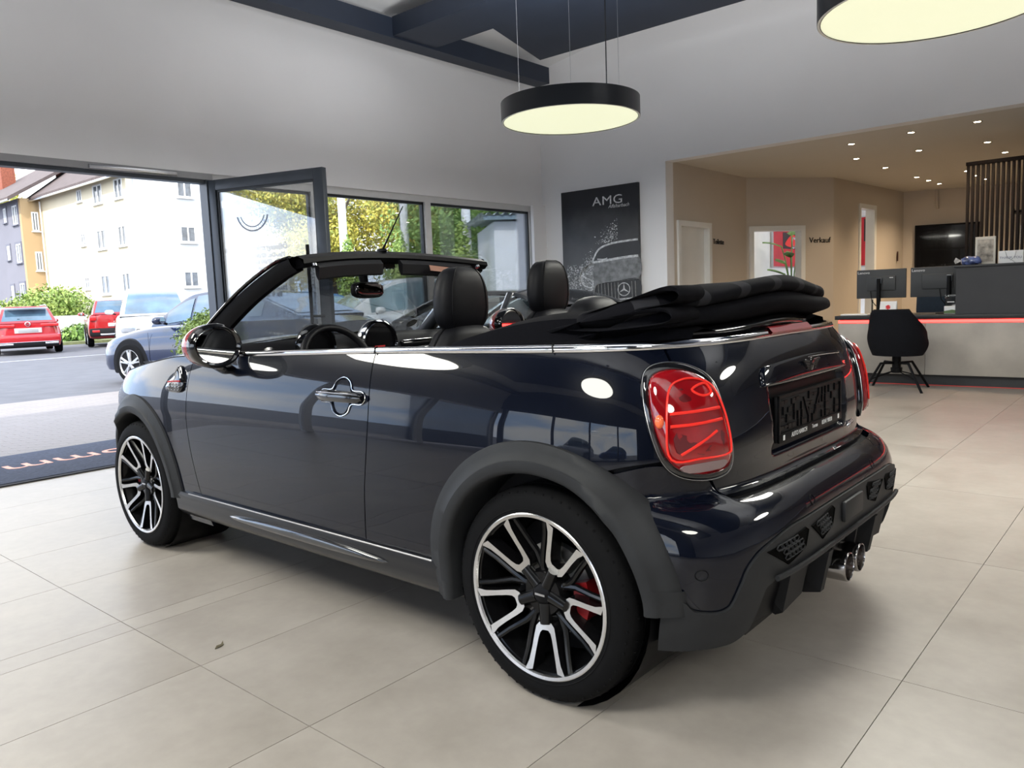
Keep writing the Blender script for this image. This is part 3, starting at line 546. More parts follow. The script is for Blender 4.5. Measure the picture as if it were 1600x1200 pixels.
MB().tube([(0,0,.20),(0,0,.40)],.045,14).build('swivel_column',m_black,ch); MB().lathe([(0,.185),(.055,.185),(.06,.24),(0,.25)],18,axis='z').build('hub',m_black,ch)
for k in range(4):
    a=math.pi/4+k*math.pi/2+.25; c_,s_=math.cos(a),math.sin(a)
    MB().tube([(.03*c_,.03*s_,.29),(.19*c_,.19*s_,.295),(.40*c_,.40*s_,.0)],.0135,8).build('leg',m_black,ch); MB().tube([(.04*c_,.04*s_,.2),(.30*c_,.30*s_,.13)],.006,6).build('brace',m_black,ch)
tag(ch,'black upholstered shell chair on four slanted legs before the desk','chair')
# plant in the office
pl=empty('potted_plant',(15.8,6.08,0)); m_leaf=M('plant_leaf',(.16,.30,.08),.45,var=.3,vs=8)
MB().lathe([(0,0),(.16,0),(.2,.4),(.18,.4),(.17,.36),(0,.36)],20,axis='z').build('pot',m_white,pl); MB().lathe([(0,.37),(.17,.37)],16,axis='z').build('soil',M('soil',(.05,.03,.02),.9),pl)
for k in range(9):
    a=k*2.4; h_=1.2+.14*k; r_=.10+.05*(k%4); st=[(0,0,.36),(.3*r_*math.cos(a),.3*r_*math.sin(a),.36+h_*.5),(r_*math.cos(a),r_*math.sin(a),.36+h_*.8)]
    MB().tube(catmull(st,4,False),.012,6).build('stem',m_leaf,pl)
    p0=np.array(st[-1]); d0=np.array([math.cos(a),math.sin(a),.55]); d0/=np.linalg.norm(d0); sd=np.array([-math.sin(a),math.cos(a),0])
    rows=[[p0+d0*.42*u+sd*.10*math.sin(math.pi*min(1,u*1.02))**.8*w-np.array([0,0,.10*u*u+.03*abs(w)]) for w in (-1,-.4,0,.4,1)] for u in np.linspace(0,1,8)]
    MB().grid(rows).build('leaf',m_leaf,pl)
tag(pl,'tall broad leaved plant seen through the office doorway','plant')
# ================================================================ CONVERTIBLE
CAR=empty('convertible_car',(2.47222,1.34976,0),1.56808)
m_paint=M('midnight_paint',(.0022,.0034,.0085),.3,metal=.0,coat=.85,coatr=.012,var=.05,spec=.05)
m_clad=M('arch_cladding',(.021,.022,.024),.55,spec=.25,var=.07,vs=25,bump=.06,bs=900)
m_sill=M('sill_paint',(.009,.010,.013),.3,coat=.4,var=.05,spec=.2)
m_fabric=M('soft_top_cloth',(.006,.006,.008),.95,spec=.1,var=.15,vs=90,bump=.25,bs=1200)
m_int=M('interior_black',(.007,.007,.009),.55,spec=.3,var=.1,vs=20,bump=.08,bs=700)
m_redcap=M('mirror_cap_red',(.28,.012,.016),.15,coat=1,var=.2,vs=30)
Wz=pchip([.10,.18,.30,.42,.55,.68,.78,.86,.92,.97,1.0,1.03,1.06],[.74,.79,.828,.843,.850,.850,.842,.826,.806,.783,.765,.742,.71])
XR=pchip([.10,.20,.28,.36,.43,.49,.54,.57,.588,.604,.62,.66,.72,.80,.88,.94,.98,1.01,1.03,1.06],
         [-.49,-.52,-.545,-.566,-.576,-.577,-.569,-.552,-.528,-.490,-.462,-.464,-.472,-.466,-.452,-.434,-.412,-.388,-.366,-.32])
NR=pchip([.1,.45,.55,.62,.8,1.06],[5.4,5.2,4.6,4.2,4.1,3.6])
XF=pchip([.10,.20,.30,.45,.60,.72,.82,.90,1.0,1.06],[3.20,3.27,3.29,3.285,3.26,3.22,3.12,2.98,2.7,2.6])
XC,XFC,NF=.30,1.95,3.4
def tub(u,z):
    u,z=np.broadcast_arrays(np.asarray(u,float),np.asarray(z,float)); W_=Wz(z); n=NR(z)
    p=np.clip((1-u)*np.pi/2,0,np.pi/2); c=np.cos(p); s=np.sin(p); k=(c**n+s**n)**(-1/n)
    x=np.where(u<=1,XC-(XC-XR(z))*s*k,XC+(u-1)*(XFC-XC)); y=np.where(u<=1,W_*c*k,W_)
    p=np.clip((u-2)*np.pi/2,0,np.pi/2); c=np.cos(p); s=np.sin(p); k=(c**NF+s**NF)**(-1/NF)
    x=np.where(u>2,XFC+(XF(z)-XFC)*s*k,x); y=np.where(u>2,W_*c*k,y)
    return np.stack([x,y,z],-1)
def S(u,z,off=0.):
    u,z=np.broadcast_arrays(np.asarray(u,float),np.asarray(z,float)); sg=np.where(u<0,-1.,1.); a=np.abs(u); e=2e-3
    P=tub(a,z); a0=np.clip(a-e,0,3); a1=np.clip(a+e,0,3)
    du=tub(a1,z)-tub(a0,z); dz=tub(a,z+e)-tub(a,z-e)
    N=np.cross(dz,du); N/=np.linalg.norm(N,axis=-1,keepdims=True)+1e-12
    N=np.where((a<1e-3)[...,None]|(a>2.999)[...,None],N*np.array([1,0,1]),N)
    P=P+N*np.asarray(off)[...,None] if np.ndim(off) else P+N*off
    P=P.copy(); P[...,1]*=sg; return P
def uofx(x,z):
    x,z=np.broadcast_arrays(np.asarray(x,float),np.asarray(z,float))
    lo=np.zeros_like(x); hi=np.full_like(x,3.)
    for _ in range(40):
        m=(lo+hi)/2; g=tub(m,z)[...,0]<x; lo=np.where(g,m,lo); hi=np.where(g,hi,m)
    return (lo+hi)/2
def ytub(x,z): return tub(uofx(x,z),z)[...,1]
WC=((0.,.33),(2.495,.33))
def panel(name,U,Z,mat,off=0.,edge=.016,arch=None,parent=None,disp=None):
    P=S(U,Z,off)
    if disp is not None: P=disp(P)
    Pi=S(U,Z,off-edge); m,n=U.shape; g=MB(); g.v=[v3(p) for p in P.reshape(-1,3)]
    for i in range(m-1):
        for j in range(n-1):
            if arch:
                c=(P[i,j]+P[i+1,j+1])/2
                if any((c[0]-a)**2+(c[2]-b)**2<arch**2 for a,b in WC) or any(abs(c[0]-a)<arch and c[2]<b for a,b in WC): continue
            g.f.append((i*n+j,(i+1)*n+j,(i+1)*n+j+1,i*n+j+1))
    loop=[(i,0) for i in range(m)]+[(m-1,j) for j in range(1,n)]+[(i,n-1) for i in range(m-2,-1,-1)]+[(0,j) for j in range(n-2,0,-1)]
    o=len(g.v); g.v+=[v3(Pi[i,j]) for i,j in loop]
    for k in range(len(loop)):
        k2=(k+1)%len(loop); a=loop[k][0]*n+loop[k][1]; b=loop[k2][0]*n+loop[k2][1]; c=P[loop[k]]
        if arch and any((c[0]-aa)**2+(c[2]-bb_)**2<arch**2 or (abs(c[0]-aa)<arch and c[2]<bb_) for aa,bb_ in WC): continue
        g.f.append((a,b,o+k2,o+k))
    return g.build(name,mat,parent or CAR,50)
def UZ(u0,u1,z0,z1,m,n):
    """u0,u1 functions of z-fraction, z0,z1 functions of u"""
    a=np.linspace(0,1,m)[:,None]; b=np.linspace(0,1,n)[None,:]
    zg=np.full((m,n),.6)
    for _ in range(4):
        U=u0(zg)*(1-a)+u1(zg)*a; zg=z0(U)*(1-b)+z1(U)*b
    return U,zg
G=.0022
zbelt=pchip([0,.45,.75,1.0,1.26,1.75,2.05],[1.012,1.008,1.003,.998,.990,.967,.958])
K=lambda v:(lambda x:np.full_like(np.asarray(x,float),v))
xr_door=pchip([.30,.53,.78,.99],[.765,.732,.70,.722]); xf_door=pchip([.30,.49,.66,.83,.97],[1.895,1.93,1.955,1.945,1.935])
ze=pchip([1.9,2.1,2.25,2.4,2.6,2.8,3.0],[.955,.945,.912,.862,.80,.765,.75])
us=pchip([.60,.606,.655,.8,.97,1.02],[.394,.396,.413,.45,.48,.487])
qb=pchip([.40,.48,.52,.607,.62,.66,.72,.78,1.4],[.72,.716,.710,.686,.67,.55,.40,.337,.337])
bt=pchip([0,.385,.40,.413,.44,.52,.607,.70],[.601,.601,.615,.648,.668,.706,.682,.67])
bb=pchip([0,.07,.296,.388,.427,.446,.456,.475,.515,.531,.75],[.517,.517,.514,.487,.447,.385,.348,.338,.348,.374,.374])
for s in (1,-1):
    sd='' 
    # door
    U,Z=UZ(lambda z:uofx(xr_door(z)+G,z),lambda z:uofx(xf_door(z)-G,z),K(.338),lambda u:zbelt(u)-.012,44,40)
    dr=panel('door',U*s,Z,m_paint)
    # rear quarter
    U,Z=UZ(lambda z:us(z)+.003,lambda z:uofx(xr_door(z)-G,z),lambda u:qb(u)+G,lambda u:zbelt(u)-.012,110,64)
    panel('rear_quarter_panel',U*s,Z,m_paint,arch=.40)
    # front wing
    U,Z=UZ(lambda z:uofx(xf_door(z)+G,z),K(3.0),K(.19),lambda u:ze(u)-.002,110,56)
    panel('front_wing',U*s,Z,m_paint,arch=.40)
    # door handle : cup, chrome surround, bar
    xc,zc=.848,.832
    def ring(rx,rz,n=28,pw=1.): return [(xc+rx*math.cos(t),zc+rz*math.sin(t)) for t in np.linspace(0,2*math.pi,n+1)[:-1]]
    def xz(x,z,off): return S(s*uofx(x,z),z,off)
    g=MB(); rows=[]
    for sc,of in ((1.0,.001),(.93,-.004),(.6,-.014),(.2,-.018),(.01,-.018)): rows.append([xz(xc+(x-xc)*sc,zc+(z-zc)*sc,of+.004) for x,z in ring(.052,.062)])
    g.grid(rows,closed_v=True); g.build('handle_cup',m_paint,dr)
    out=[(xc+.128,zc),(xc+.11,zc+.021),(xc+.058,zc+.024),(xc+.038,zc+.052),(xc,zc+.066),(xc-.038,zc+.052),(xc-.058,zc+.024),(xc-.11,zc+.021),(xc-.128,zc),(xc-.11,zc-.021),(xc-.058,zc-.024),(xc-.04,zc-.052),(xc,zc-.066),(xc+.04,zc-.052),(xc+.058,zc-.024),(xc+.11,zc-.021)]
    MB().tube([xz(float(a),float(b),.003) for a,b in catmull(out,4)],.0019,6,closed=True).build('chrome_surround',m_chrome,dr)
    bx=np.linspace(-.125,.125,13); rows=[]
    for b_ in bx:
        r_=.019*math.sqrt(max(.02,1-(b_/.128)**8)); rows.append([xz(xc+b_,zc+r_*math.cos(t),.022-.010*(b_/.125)**4+.011*math.sin(t)) for t in np.linspace(0,2*math.pi,14)[:-1]])
    g=MB().grid(rows,closed_v=True); g.f.append(list(range(13))); g.f.append([12*13+k for k in range(13)][::-1]); g.build('handle_bar',m_gloss,dr)
    MB().tube([xz(xc+b_,zc+.009,.033-.010*(b_/.125)**4) for b_ in np.linspace(-.115,.115,9)],.0022,6).build('chrome_line',m_chrome,dr)
    # arch cladding (front and rear)
    for (ax,az),zl,zr in ((WC[0],.225,.40),(WC[1],.225,.26)):
        path=[(0.,z_) for z_ in np.linspace(zl-az,0,6)[:-1]]; rows=[]
        stations=[('L',z_) for z_ in np.linspace(zl,az,6)[:-1]]+[('A',t) for t in np.linspace(0,math.pi,61)]+[('R',z_) for z_ in np.linspace(az,zr,6)[1:]]
        if ax>1: stations=[('L',z_) for z_ in np.linspace(.32,az,2)[:-1]]+[('A',t) for t in np.linspace(0,math.pi,61)]+[('R',z_) for z_ in np.linspace(az,.30,3)[1:]]; stations=[(k,v) for k,v in stations]
        sec=((.426,.0,0),(.424,.008,.1),(.405,.014,.35),(.375,.019,.7),(.372,.024,.75),(.348,.026,1.),(.338,.020,1.),(.335,.006,1.),(.335,-.05,1.),(.337,-.22,1.))
        for kd,v in stations:
            row=[]
            for r_,of,wt in sec:
                if kd=='A': x,z=ax+r_*math.cos(v),az+r_*math.sin(v)
                elif kd=='L': x,z=ax+r_,v     # forward leg
                else: x,z=ax-r_,v
                yt=float(ytub(x,max(z,.2))); tg=.832-.30*max(0,-.24-x)-.6*max(0,x-2.70); yy=yt+of+wt*max(0,tg-yt)*(1 if of>-.01 else .9)
                row.append((x,s*yy,z))
            rows.append(row)
        MB().grid(rows).build('arch_cladding',m_clad,CAR,50)
        g=MB(); g.lathe([(.345,.0),(.345,-.30),(.0,-.30)],40,(ax,0,az)); 
        if s<0: g.v=[(x,-y,z) for x,y,z in g.v]
        g.v=[(x,y+s*.80,z) for x,y,z in g.v]; g.v=[v for v in g.v]; g.build('wheel_well',m_black,CAR)
    # sill and gloss blade
    prof=[(.338,-.006),(.334,.010),(.318,.016),(.30,.014),(.275,.016),(.25,.020),(.225,.010),(.205,-.012),(.19,-.06)]
    rows=[[(x,s*(float(Wz(max(z,.2)))+o),z) for z,o in prof] for x in np.linspace(.37,2.13,30)]
    g=MB().grid(rows); sl_o=g.build('side_sill',m_sill,CAR,60)
    rows=[]
    for t in np.linspace(0,1,40):
        x=1.66-1.02*t; h=.020*math.sin(math.pi*t)**.5+.001; zc_=.283+.004*math.sin(math.pi*t)
        rows.append([(x,s*(float(Wz(.28))+.016+.014*math.sin(a)*min(1,h/.012)),zc_+h*math.cos(a)) for a in np.linspace(0,math.pi,9)])
    MB().grid(rows).build('gloss_blade',m_gloss,sl_o,60)
    MB().tube([(x,s*(float(Wz(.335))+.012),.334) for x in np.linspace(.42,2.0,20)],.0028,5).build('sill_seam',m_steel,sl_o)
    # side scuttle
    out=[(2.125,.795),(2.0,.792),(1.972,.835),(2.0,.885),(2.035,.905),(2.06,.86),(2.11,.83)]
    o2=catmull(out,4); c0=o2.mean(0); rows=[]
    for sc,of in ((1.,.0),(1.,.008),(.9,.013),(.5,.015),(.02,.015)): rows.append([S(s*uofx(float(x),float(z)),float(z),of) for x,z in c0+(o2-c0)*sc])
    sc_=MB().grid(rows,closed_v=True).build('side_scuttle',m_gloss,CAR)
    MB().tube([S(s*uofx(x,z),z,.015) for x,z in ((2.1,.832),(2.04,.836),(1.99,.838))],.004,6).build('red_line',M('deep_red',(.4,.01,.01),.3),sc_)
    MB().tube([S(s*uofx(x,z),z,.014) for x,z in ((2.055,.86),(2.03,.895),(2.005,.88),(1.99,.85))],.004,6).build('chrome_accent',m_chrome,sc_)
    hx=MB()
    for i in range(4):
        for j in range(2): 
            px_,pz_=2.085-.028*i-.008*j,.806+.014*j; hx.tube([S(s*uofx(px_+.008*math.cos(t),pz_+.007*math.sin(t)),pz_+.007*math.sin(t),.016) for t in np.linspace(0,2*math.pi,7)[:-1]],.0012,4,closed=True)
    hx.build('scuttle_mesh',m_steel,sc_)
    # tail lamp
    lens=[(.526,.922),(.492,.941),(.446,.930),(.411,.893),(.394,.814),(.383,.735),(.386,.685),(.421,.671),(.470,.684),(.503,.720),(.520,.782),(.530,.862)]
    o2=catmull(lens,6); c0=o2.mean(0)
    def ring_(sc,of): return [S(s*(c0[0]+(a-c0[0])*sc),c0[1]+(b-c0[1])*sc,of) for a,b in o2]
    tl=MB().grid([ring_(1.15,-.004),ring_(1.15,.006),ring_(1.12,.012),ring_(1.05,.016),ring_(.985,.013),ring_(.97,.004)],closed_v=True).build('tail_lamp',m_gloss,CAR,50)
    MB().tube(ring_(1.125,.0125),.0009,5,closed=True).build('bezel_line',m_steel,tl)
    MB().grid([ring_(.99,.004),ring_(.985,.018),ring_(.93,.027),ring_(.8,.033),ring_(.55,.037),ring_(.25,.039),ring_(.01,.039)],closed_v=True).build('lens',M('tail_lens_red',(.26,.003,.006),.06,coat=1,var=.25,vs=9,spec=.8),tl,60)
    m_lg=M('light_guide_red',(.95,.035,.025),.25,var=.06); m_dk=M('dark_red_cell',(.10,.004,.006),.2,coat=1)
    def lp(fx,fz,of=.0385):  # lens-local fractions
        return S(s*(c0[0]-.070*fx),c0[1]+.130*fz,of)
    def strip(pts,w,name,mat,closed=False,n=5,of=.038):
        MB().tube([lp(float(a),float(b),of-.004*(abs(float(a))**2+abs(float(b))**2)) for a,b in catmull(pts,n,closed)],w,6,closed=closed).build(name,mat,tl)
    strip([(-.62,-.62),(-.70,0),(-.60,.62),(-.30,.80),(.15,.80),(.55,.62),(.80,.1),(.92,-.45),(.82,-.62),(.1,-.64)],.0030,'light_guide',m_lg,True)
    strip([(-.62,.20),(0,.22),(.62,.26)],.0045,'light_guide',m_lg); strip([(-.62,-.02),(0,.0),(.66,.05)],.0045,'light_guide',m_lg)
    strip([(-.05,.62),(.2,.50),(.45,.55),(.3,.72)],.0035,'light_guide',m_lg,True)
    def cell(pts,name,mat,of=.0375):
        q=catmull(pts,3); c=q.mean(0); r=[]
        for sc,o_ in ((1.,of-.003),(.96,of+.0005),(.5,of+.001),(.02,of+.001)): r.append([lp(float(a),float(b),o_-.004*(abs(float(a))**2+abs(float(b))**2)) for a,b in c+(q-c)*sc])
        MB().grid(r,closed_v=True).build(name,mat,tl)
    cell([(-.5,-.12),(.4,-.10),(.4,-.18),(-.2,-.5),(-.5,-.5)],'dark_cell',m_dk); cell([(-.05,-.55),(.66,-.15),(.7,-.5),(.66,-.56)],'dark_cell',m_dk)
    cell([(-.5,.5),(-.3,.66),(.0,.4),(-.3,.35)],'dark_cell',m_dk)
    strip([(-.4,-.55),(.1,-.34),(.5,-.16)],.004,'light_guide',m_lg)
    cell([(-.35,-.74),(.72,-.70),(.80,-.80),(.6,-.86),(-.2,-.88)],'reverse_cell',M('grey_lens',(.22,.15,.15),.15,coat=1))
    MB().ellip(lp(-.85,.08,.03),(.012,.012,.018)).build('amber_reflector',M('amber',(.9,.16,.05),.2,coat=1),tl)
    # wing mirror
    mc=np.array([1.60,s*.895,1.005]); mo=empty('wing_mirror',mc); mo.parent=CAR
    rows=[]
    for t in np.linspace(0,math.pi/2*.999,12): 
        r_=math.cos(t); rows.append([(-.01+.10*math.sin(t),s*.012*math.sin(t)+(.108*r_**.75)*math.cos(a),(.088*r_**.75)*math.sin(a)) for a in np.linspace(0,2*math.pi,33)[:-1]])
    MB().grid(rows,closed_v=True).build('mirror_cap',m_redcap,mo,60)
    MB().grid([[(x,r_*1.22*math.cos(a),r_*math.sin(a)) for a in np.linspace(0,2*math.pi,33)[:-1]] for x,r_ in ((-.008,.0885),(-.035,.090),(-.052,.086),(-.056,.078),(-.046,.070),(-.04,.068))],closed_v=True).build('mirror_rim',m_gloss,mo,60)
    MB().lathe([(0,-.0),(.068,0)],32,axis='x').xf(Matrix.Translation((-.044,0,0))@Matrix.Scale(1.22,4,(0,1,0))).build('mirror_glass',M('mirror_silver',(.75,.77,.78),.02,metal=1,var=.01),mo)
    MB().tube([(.02,-s*.02,-.075),(.015,-s*.05,-.10),(.03,-s*.125,-.10)],[.035,.03,.032],12,flat=(.6,1.5)).build('mirror_stalk',m_gloss,mo)
    if s>0:
        for k in range(4): MB().tube([(.02+.05*math.sin(k*1.3),-.06+.04*k,.05),(.06,-.05+.04*k,.02)],.003,5).build('cap_stripe',M('cap_stripe_grey',(.35,.30,.30),.2,coat=1),mo)
# boot lid with number plate recess
def rec(P):
    y,z=P[...,1],P[...,2]; sm=lambda d:np.clip(d/.018+.5,0,1)
    w=sm(.305-np.abs(y))*sm(z-.672)*sm(.862-z); P=P.copy(); P[...,0]+=.022*w*w*(3-2*w); return P
b_=np.linspace(0,1,70)[None,:]; a_=np.linspace(-1,1,150)[:,None]
Z=np.broadcast_to(.607+b_*(zbelt(0)-.012-.607),(150,70)); U=a_*(us(Z)-.003)
bl=panel('boot_lid',U,Z,m_paint,disp=rec)
# bumper skin
a_=np.linspace(-1,1,221)[:,None]; b_=np.linspace(0,1,40)[None,:]; U=np.broadcast_to(a_*.70,(221,40)); A_=np.abs(U)
Z=bb(A_)*(1-b_)+(bt(A_)-.004)*b_
bp=panel('rear_bumper',U,Z,m_paint,arch=.40)
for s in (1,-1):
    for u_,z_ in ((.505,.44),(.20,.545)): MB().tube([S(s*(u_+.010*math.cos(t)),z_+.014*math.sin(t),.0008) for t in np.linspace(0,2*math.pi,17)[:-1]],.0014,5,closed=True).build('parking_sensor',m_black,bp)
# lower black apron
zl=pchip([0,.33,.385,.41,.45,.60,.70],[.395,.395,.375,.262,.232,.225,.225])
U=np.broadcast_to(a_*.562,(221,40)); A_=np.abs(U); Z=zl(A_)*(1-b_)+(bb(A_)-.003)*b_
ap=panel('diffuser',U,Z,m_clad,off=.008,edge=.05)
g=MB().box(-.50,-.40,-.58,.58,.235,.42).build('diffuser_back',m_black,ap)
MB().tube([S(u,.398,.018) for u in np.linspace(-.37,.37,40)],.008,8).build('diffuser_lip',m_clad,ap)
for s in (1,-1):
    for u0,u1,zt,zb in ((.385,.255,.487,.430),(.235,.115,.500,.440)):
        q=[(u0,zt-.016),(u1+.012,zt+.004),(u1,zt-.006),(u1+.012,zb+.010),(u1+.035,zb),(u0-.055,zb-.012)]
        o2=np.array([np.array(q[i])*(1-t)+np.array(q[(i+1)%6])*t for i in range(6) for t in (0,.25,.5,.75)]); c=o2.mean(0); r=[[S(s*float(c[0]+(a-c[0])*k),float(c[1]+(b-c[1])*k),of) for a,b in o2] for k,of in ((1.06,.0085),(1.03,.012),(1.,.0095),(.9,.0093),(.02,.0093))]
        vt=MB().grid(r,closed_v=True).build('vent',M('vent_shade_black',(.0015,.0015,.0015),.8,spec=.05),ap)  # raised near-black patch paints the shade of an open vent
        hx=MB()
        for i in range(5):
            for j in range(3):
                uu=u0-.028-.012*(2-j)-(u0-u1-.065)*(i+.5*(j%2))/5; zz=zb+.008+.017*j+.006*(i/5)
                hx.tube([S(s*(uu+.010*math.cos(t)),zz+.008*math.sin(t),.0115) for t in np.linspace(0,2*math.pi,7)[:-1]],.0022,4,closed=True)
        hx.build('vent_mesh',m_clad,vt)
    # fins and end plates
    for y0,y1,d in ((.44,.30,.03),(.235,.205,.0)):
        A=[(-.60+d,s*y0,.385),(-.42,s*y0,.385),(-.42,s*(y0-.02),.27),(-.52,s*(y0-.01),.245),(-.575+d,s*y0,.26)]; B=[(x,s*(abs(y)-(y0-y1)),z+.012*(y0>.3)) for x,y,z in A]
        MB().prism(A,B).build('fin',m_blackm,ap,20)
    A=[(-.575,s*.12,.392),(-.575,s*.105,.392),(-.560,s*.105,.30),(-.560,s*.12,.30)]; MB().prism(A,[(x+.10,y,z) for x,y,z in A]).build('fin',m_blackm,ap,20)
    ex=MB().lathe((lambda r:[(r,.13),(r,.004),(r-.001,.0),(r-.004,-.001),(r-.005,.003),(r-.006,.12)])(.0455),40,axis='x').xf(Matrix.Translation((-.60,s*.054,.288))).build('exhaust_tip',M('smoked_chrome',(.35,.33,.32),.15,metal=1,var=.05),CAR,60)
    MB().lathe([(.0,.03),(.040,.03)],24,axis='x').xf(Matrix.Translation((-.592,s*.054,.283))).build('exhaust_bore',M('dark_brown_pipe',(.03,.022,.016),.6,metal=.6),ex)  # dark brown disc inside the pipe
MB().box(-.597,-.585,-.085,.085,.435,.497,.003).build('towing_cover',m_clad,ap)
# boot handle, emblem, plate holder
o2=catmull([(.255,.878),(.248,.915),(.21,.926),(0,.934),(-.21,.926),(-.248,.915),(-.255,.878),(-.235,.868),(0,.866),(.235,.868)],6); c=o2.mean(0)
bh=MB().grid([[S(float(c[0]+(a-c[0])*k),float(c[1]+(b-c[1])*k),of) for a,b in o2] for k,of in ((1.,-.002),(.995,.006),(.97,.010),(.8,.012),(.3,.0125),(.02,.0125))],closed_v=True).build('boot_handle',m_paint,bl,60)
MB().tube([S(u,float(.924-.16*(u**2)),.0115) for u in np.linspace(-.22,.0,20)],.0012,5).build('chrome_line',m_chrome,bh)
em=MB().ellip((0,0,0),(.006,.021,.021),20,8); 
for s in (1,-1):
    for k in range(4): em.prism([(-.003,s*.02,.012-.008*k),(-.003,s*(.066-.009*k),.016-.008*k),(-.003,s*(.064-.009*k),.010-.008*k),(-.003,s*.02,.006-.008*k)],[(.003,s*.02,.012-.008*k),(.003,s*(.066-.009*k),.016-.008*k),(.003,s*(.064-.009*k),.010-.008*k),(.003,s*.02,.006-.008*k)])
eo=em.build('winged_emblem',M('dark_emblem',(.02,.02,.022),.15,metal=.5),bl); eo.location=v3(S(0.,.903,.016))
pz,px_=.766,-.456
ph_=MB().box(px_-.004,px_+.006,-.268,.268,.695,.835,.003).build('plate_holder',m_blackm,bl)
rr=random.Random(5); rb=MB()
for i in range(17):
    for j in range(4):
        y0=-.245+.0295*i; z0=.725+.025*j
        if rr.random()<.8:
            if rr.random()<.55: rb.box(px_-.010,px_-.004,y0,y0+.004+.006*rr.random(),z0,z0+.024)
            else: rb.box(px_-.009,px_-.004,y0,y0+.026,z0+.01*rr.random(),z0+.012+.008*rr.random())
for t in (-1,1): rb.prism([(px_-.009,t*.01,.73),(px_-.009,t*.06,.81),(px_-.009,t*.07,.81),(px_-.009,t*.02,.73)],[(px_-.004,t*.01,.73),(px_-.004,t*.06,.81),(px_-.004,t*.07,.81),(px_-.004,t*.02,.73)])
for a,b,c_,d in ((-.268,.268,.826,.835),(-.268,-.259,.72,.835),(.259,.268,.72,.835)): rb.box(px_-.011,px_-.004,a,b,c_,d)
rb.build('holder_ribs',m_black,ph_,20)
MB().box(px_-.0115,px_-.004,-.268,.268,.695,.7205,.001).build('dealer_strip',m_black,ph_)
place_text('lettering',text_mesh('AUTO NARICH',.0205,m_whitetxt,.0004,squash=.9),ph_,(px_-.0122,.115,.708),(0,-1,0),(0,0,1))
place_text('lettering',text_mesh('Tornau',.018,m_whitetxt,.0004,squash=.9),ph_,(px_-.0122,-.015,.708),(0,-1,0),(0,0,1))
place_text('lettering',text_mesh('03341 90038',.020,m_whitetxt,.0004,squash=.9),ph_,(px_-.0122,-.125,.708),(0,-1,0),(0,0,1))
for y_ in (.235,-.235): MB().box(px_-.0125,px_-.0115,y_-.006,y_+.006,.701,.716).build('strip_logo',m_whitetxt,ph_)
place_text('boot_lettering',text_mesh('COOPER S',.03,m_chrome,.001),bl,v3(S(-.275,.662,.003)),(.16,-1,0),(0,0,1))
# bonnet
us_=np.linspace(1.93,3.0,60); rows=[]
zc_=pchip([2.0,2.3,2.6,2.9,3.1,3.22],[1.005,1.0,.972,.92,.85,.75])
for u in us_:
    E_=tub(u,ze(u)); Tx=2.02+(E_[0]-2.02)*.8; T_=np.array([max(2.02,Tx),0,float(zc_(max(2.02,Tx)))]); row=[]
    for t in np.linspace(0,1,24):
        f_=math.sin(t*math.pi/2); row.append((E_[0]+(T_[0]-E_[0])*t,E_[1]*(1-t),E_[2]+(T_[2]-E_[2])*f_**.9))
    rows.append(row)
g=MB().grid(rows); g.grid([[(x,-y,z) for x,y,z in r] for r in rows]); g.build('bonnet',m_paint,CAR,50)
for s in (1,-1): MB().tube([S(s*u,float(ze(u))-.001,.0006) for u in np.linspace(1.96,2.98,50)],.0022,5).build('bonnet_gap',m_black,CAR)
MB().grid([[(1.85,y,.93),(2.02,y*.96,.955+.05*(1-(y/.8)**2))] for y in np.linspace(-.80,.80,17)]).build('cowl',m_black,CAR)
for s in (1,-1):
    hl=MB().ellip((0,0,0),(.03,.105,.125),28,14).build('headlamp',m_carglass,CAR); hl.location=(3.09,s*.56,.66); hl.rotation_euler=(0,-.25,-s*.75)
    hl2=MB().lathe([(.098,-.01),(.112,.01),(.108,.02)],32,axis='x').build('headlamp_ring',m_chrome,CAR); hl2.location=(3.095,s*.56,.66); hl2.rotation_euler=(0,-.25,s*.75)
# chrome belt
uu=np.concatenate([-np.linspace(1.93,.0,150)[:-1],np.linspace(0,1.93,150)]); za=zbelt(np.abs(uu))
cb=MB().grid(np.stack([S(uu,za-.011,.001),S(uu,za-.008,.008),S(uu,za,.011),S(uu,za+.006,.008),S(uu,za+.009,.001)],1)).build('chrome_belt',m_chrome,CAR,60)
for s in (1,-1):
    for u_ in (.72,1.254): MB().tube([S(s*u_,float(zbelt(u_))-.013,.006),S(s*u_,float(zbelt(u_)),.0125),S(s*u_,float(zbelt(u_))+.010,.006)],.0022,5).build('belt_joint',m_black,cb)
uu3=np.linspace(-.135,.135,30); z3=zbelt(0)+0*uu3
MB().grid(np.stack([S(uu3,z3-.010,.006),S(uu3,z3-.008,.016),S(uu3,z3+.008,.016),S(uu3,z3+.010,.006)],1)).build('high_brake_lamp',M('brake_lens',(.38,.01,.015),.1,coat=1),CAR,60)
# ledge and inner tub
P0=S(uu,za+.007,.0); P1=S(uu,za+.010,-.055); P2=S(uu,za-.02,-.085)
P3=P2.copy(); P3[:,2]=.50; P4=P2.copy(); P4[:,2]=.33; P4[:,1]*=.9
MB().grid(np.stack([P0,P1,P2,P3,P4],1)).build('cabin_lining',m_int,CAR,40)
MB().prism([(-.42,-.66,.30),(1.98,-.74,.30),(1.98,.74,.30),(-.42,.66,.30)],[(-.42,-.66,.33),(1.98,-.74,.33),(1.98,.74,.33),(-.42,.66,.33)]).build('floor_pan',m_int,CAR)
MB().box(-.40,2.05,-.45,.45,.19,.30).build('underbody',m_black,CAR)
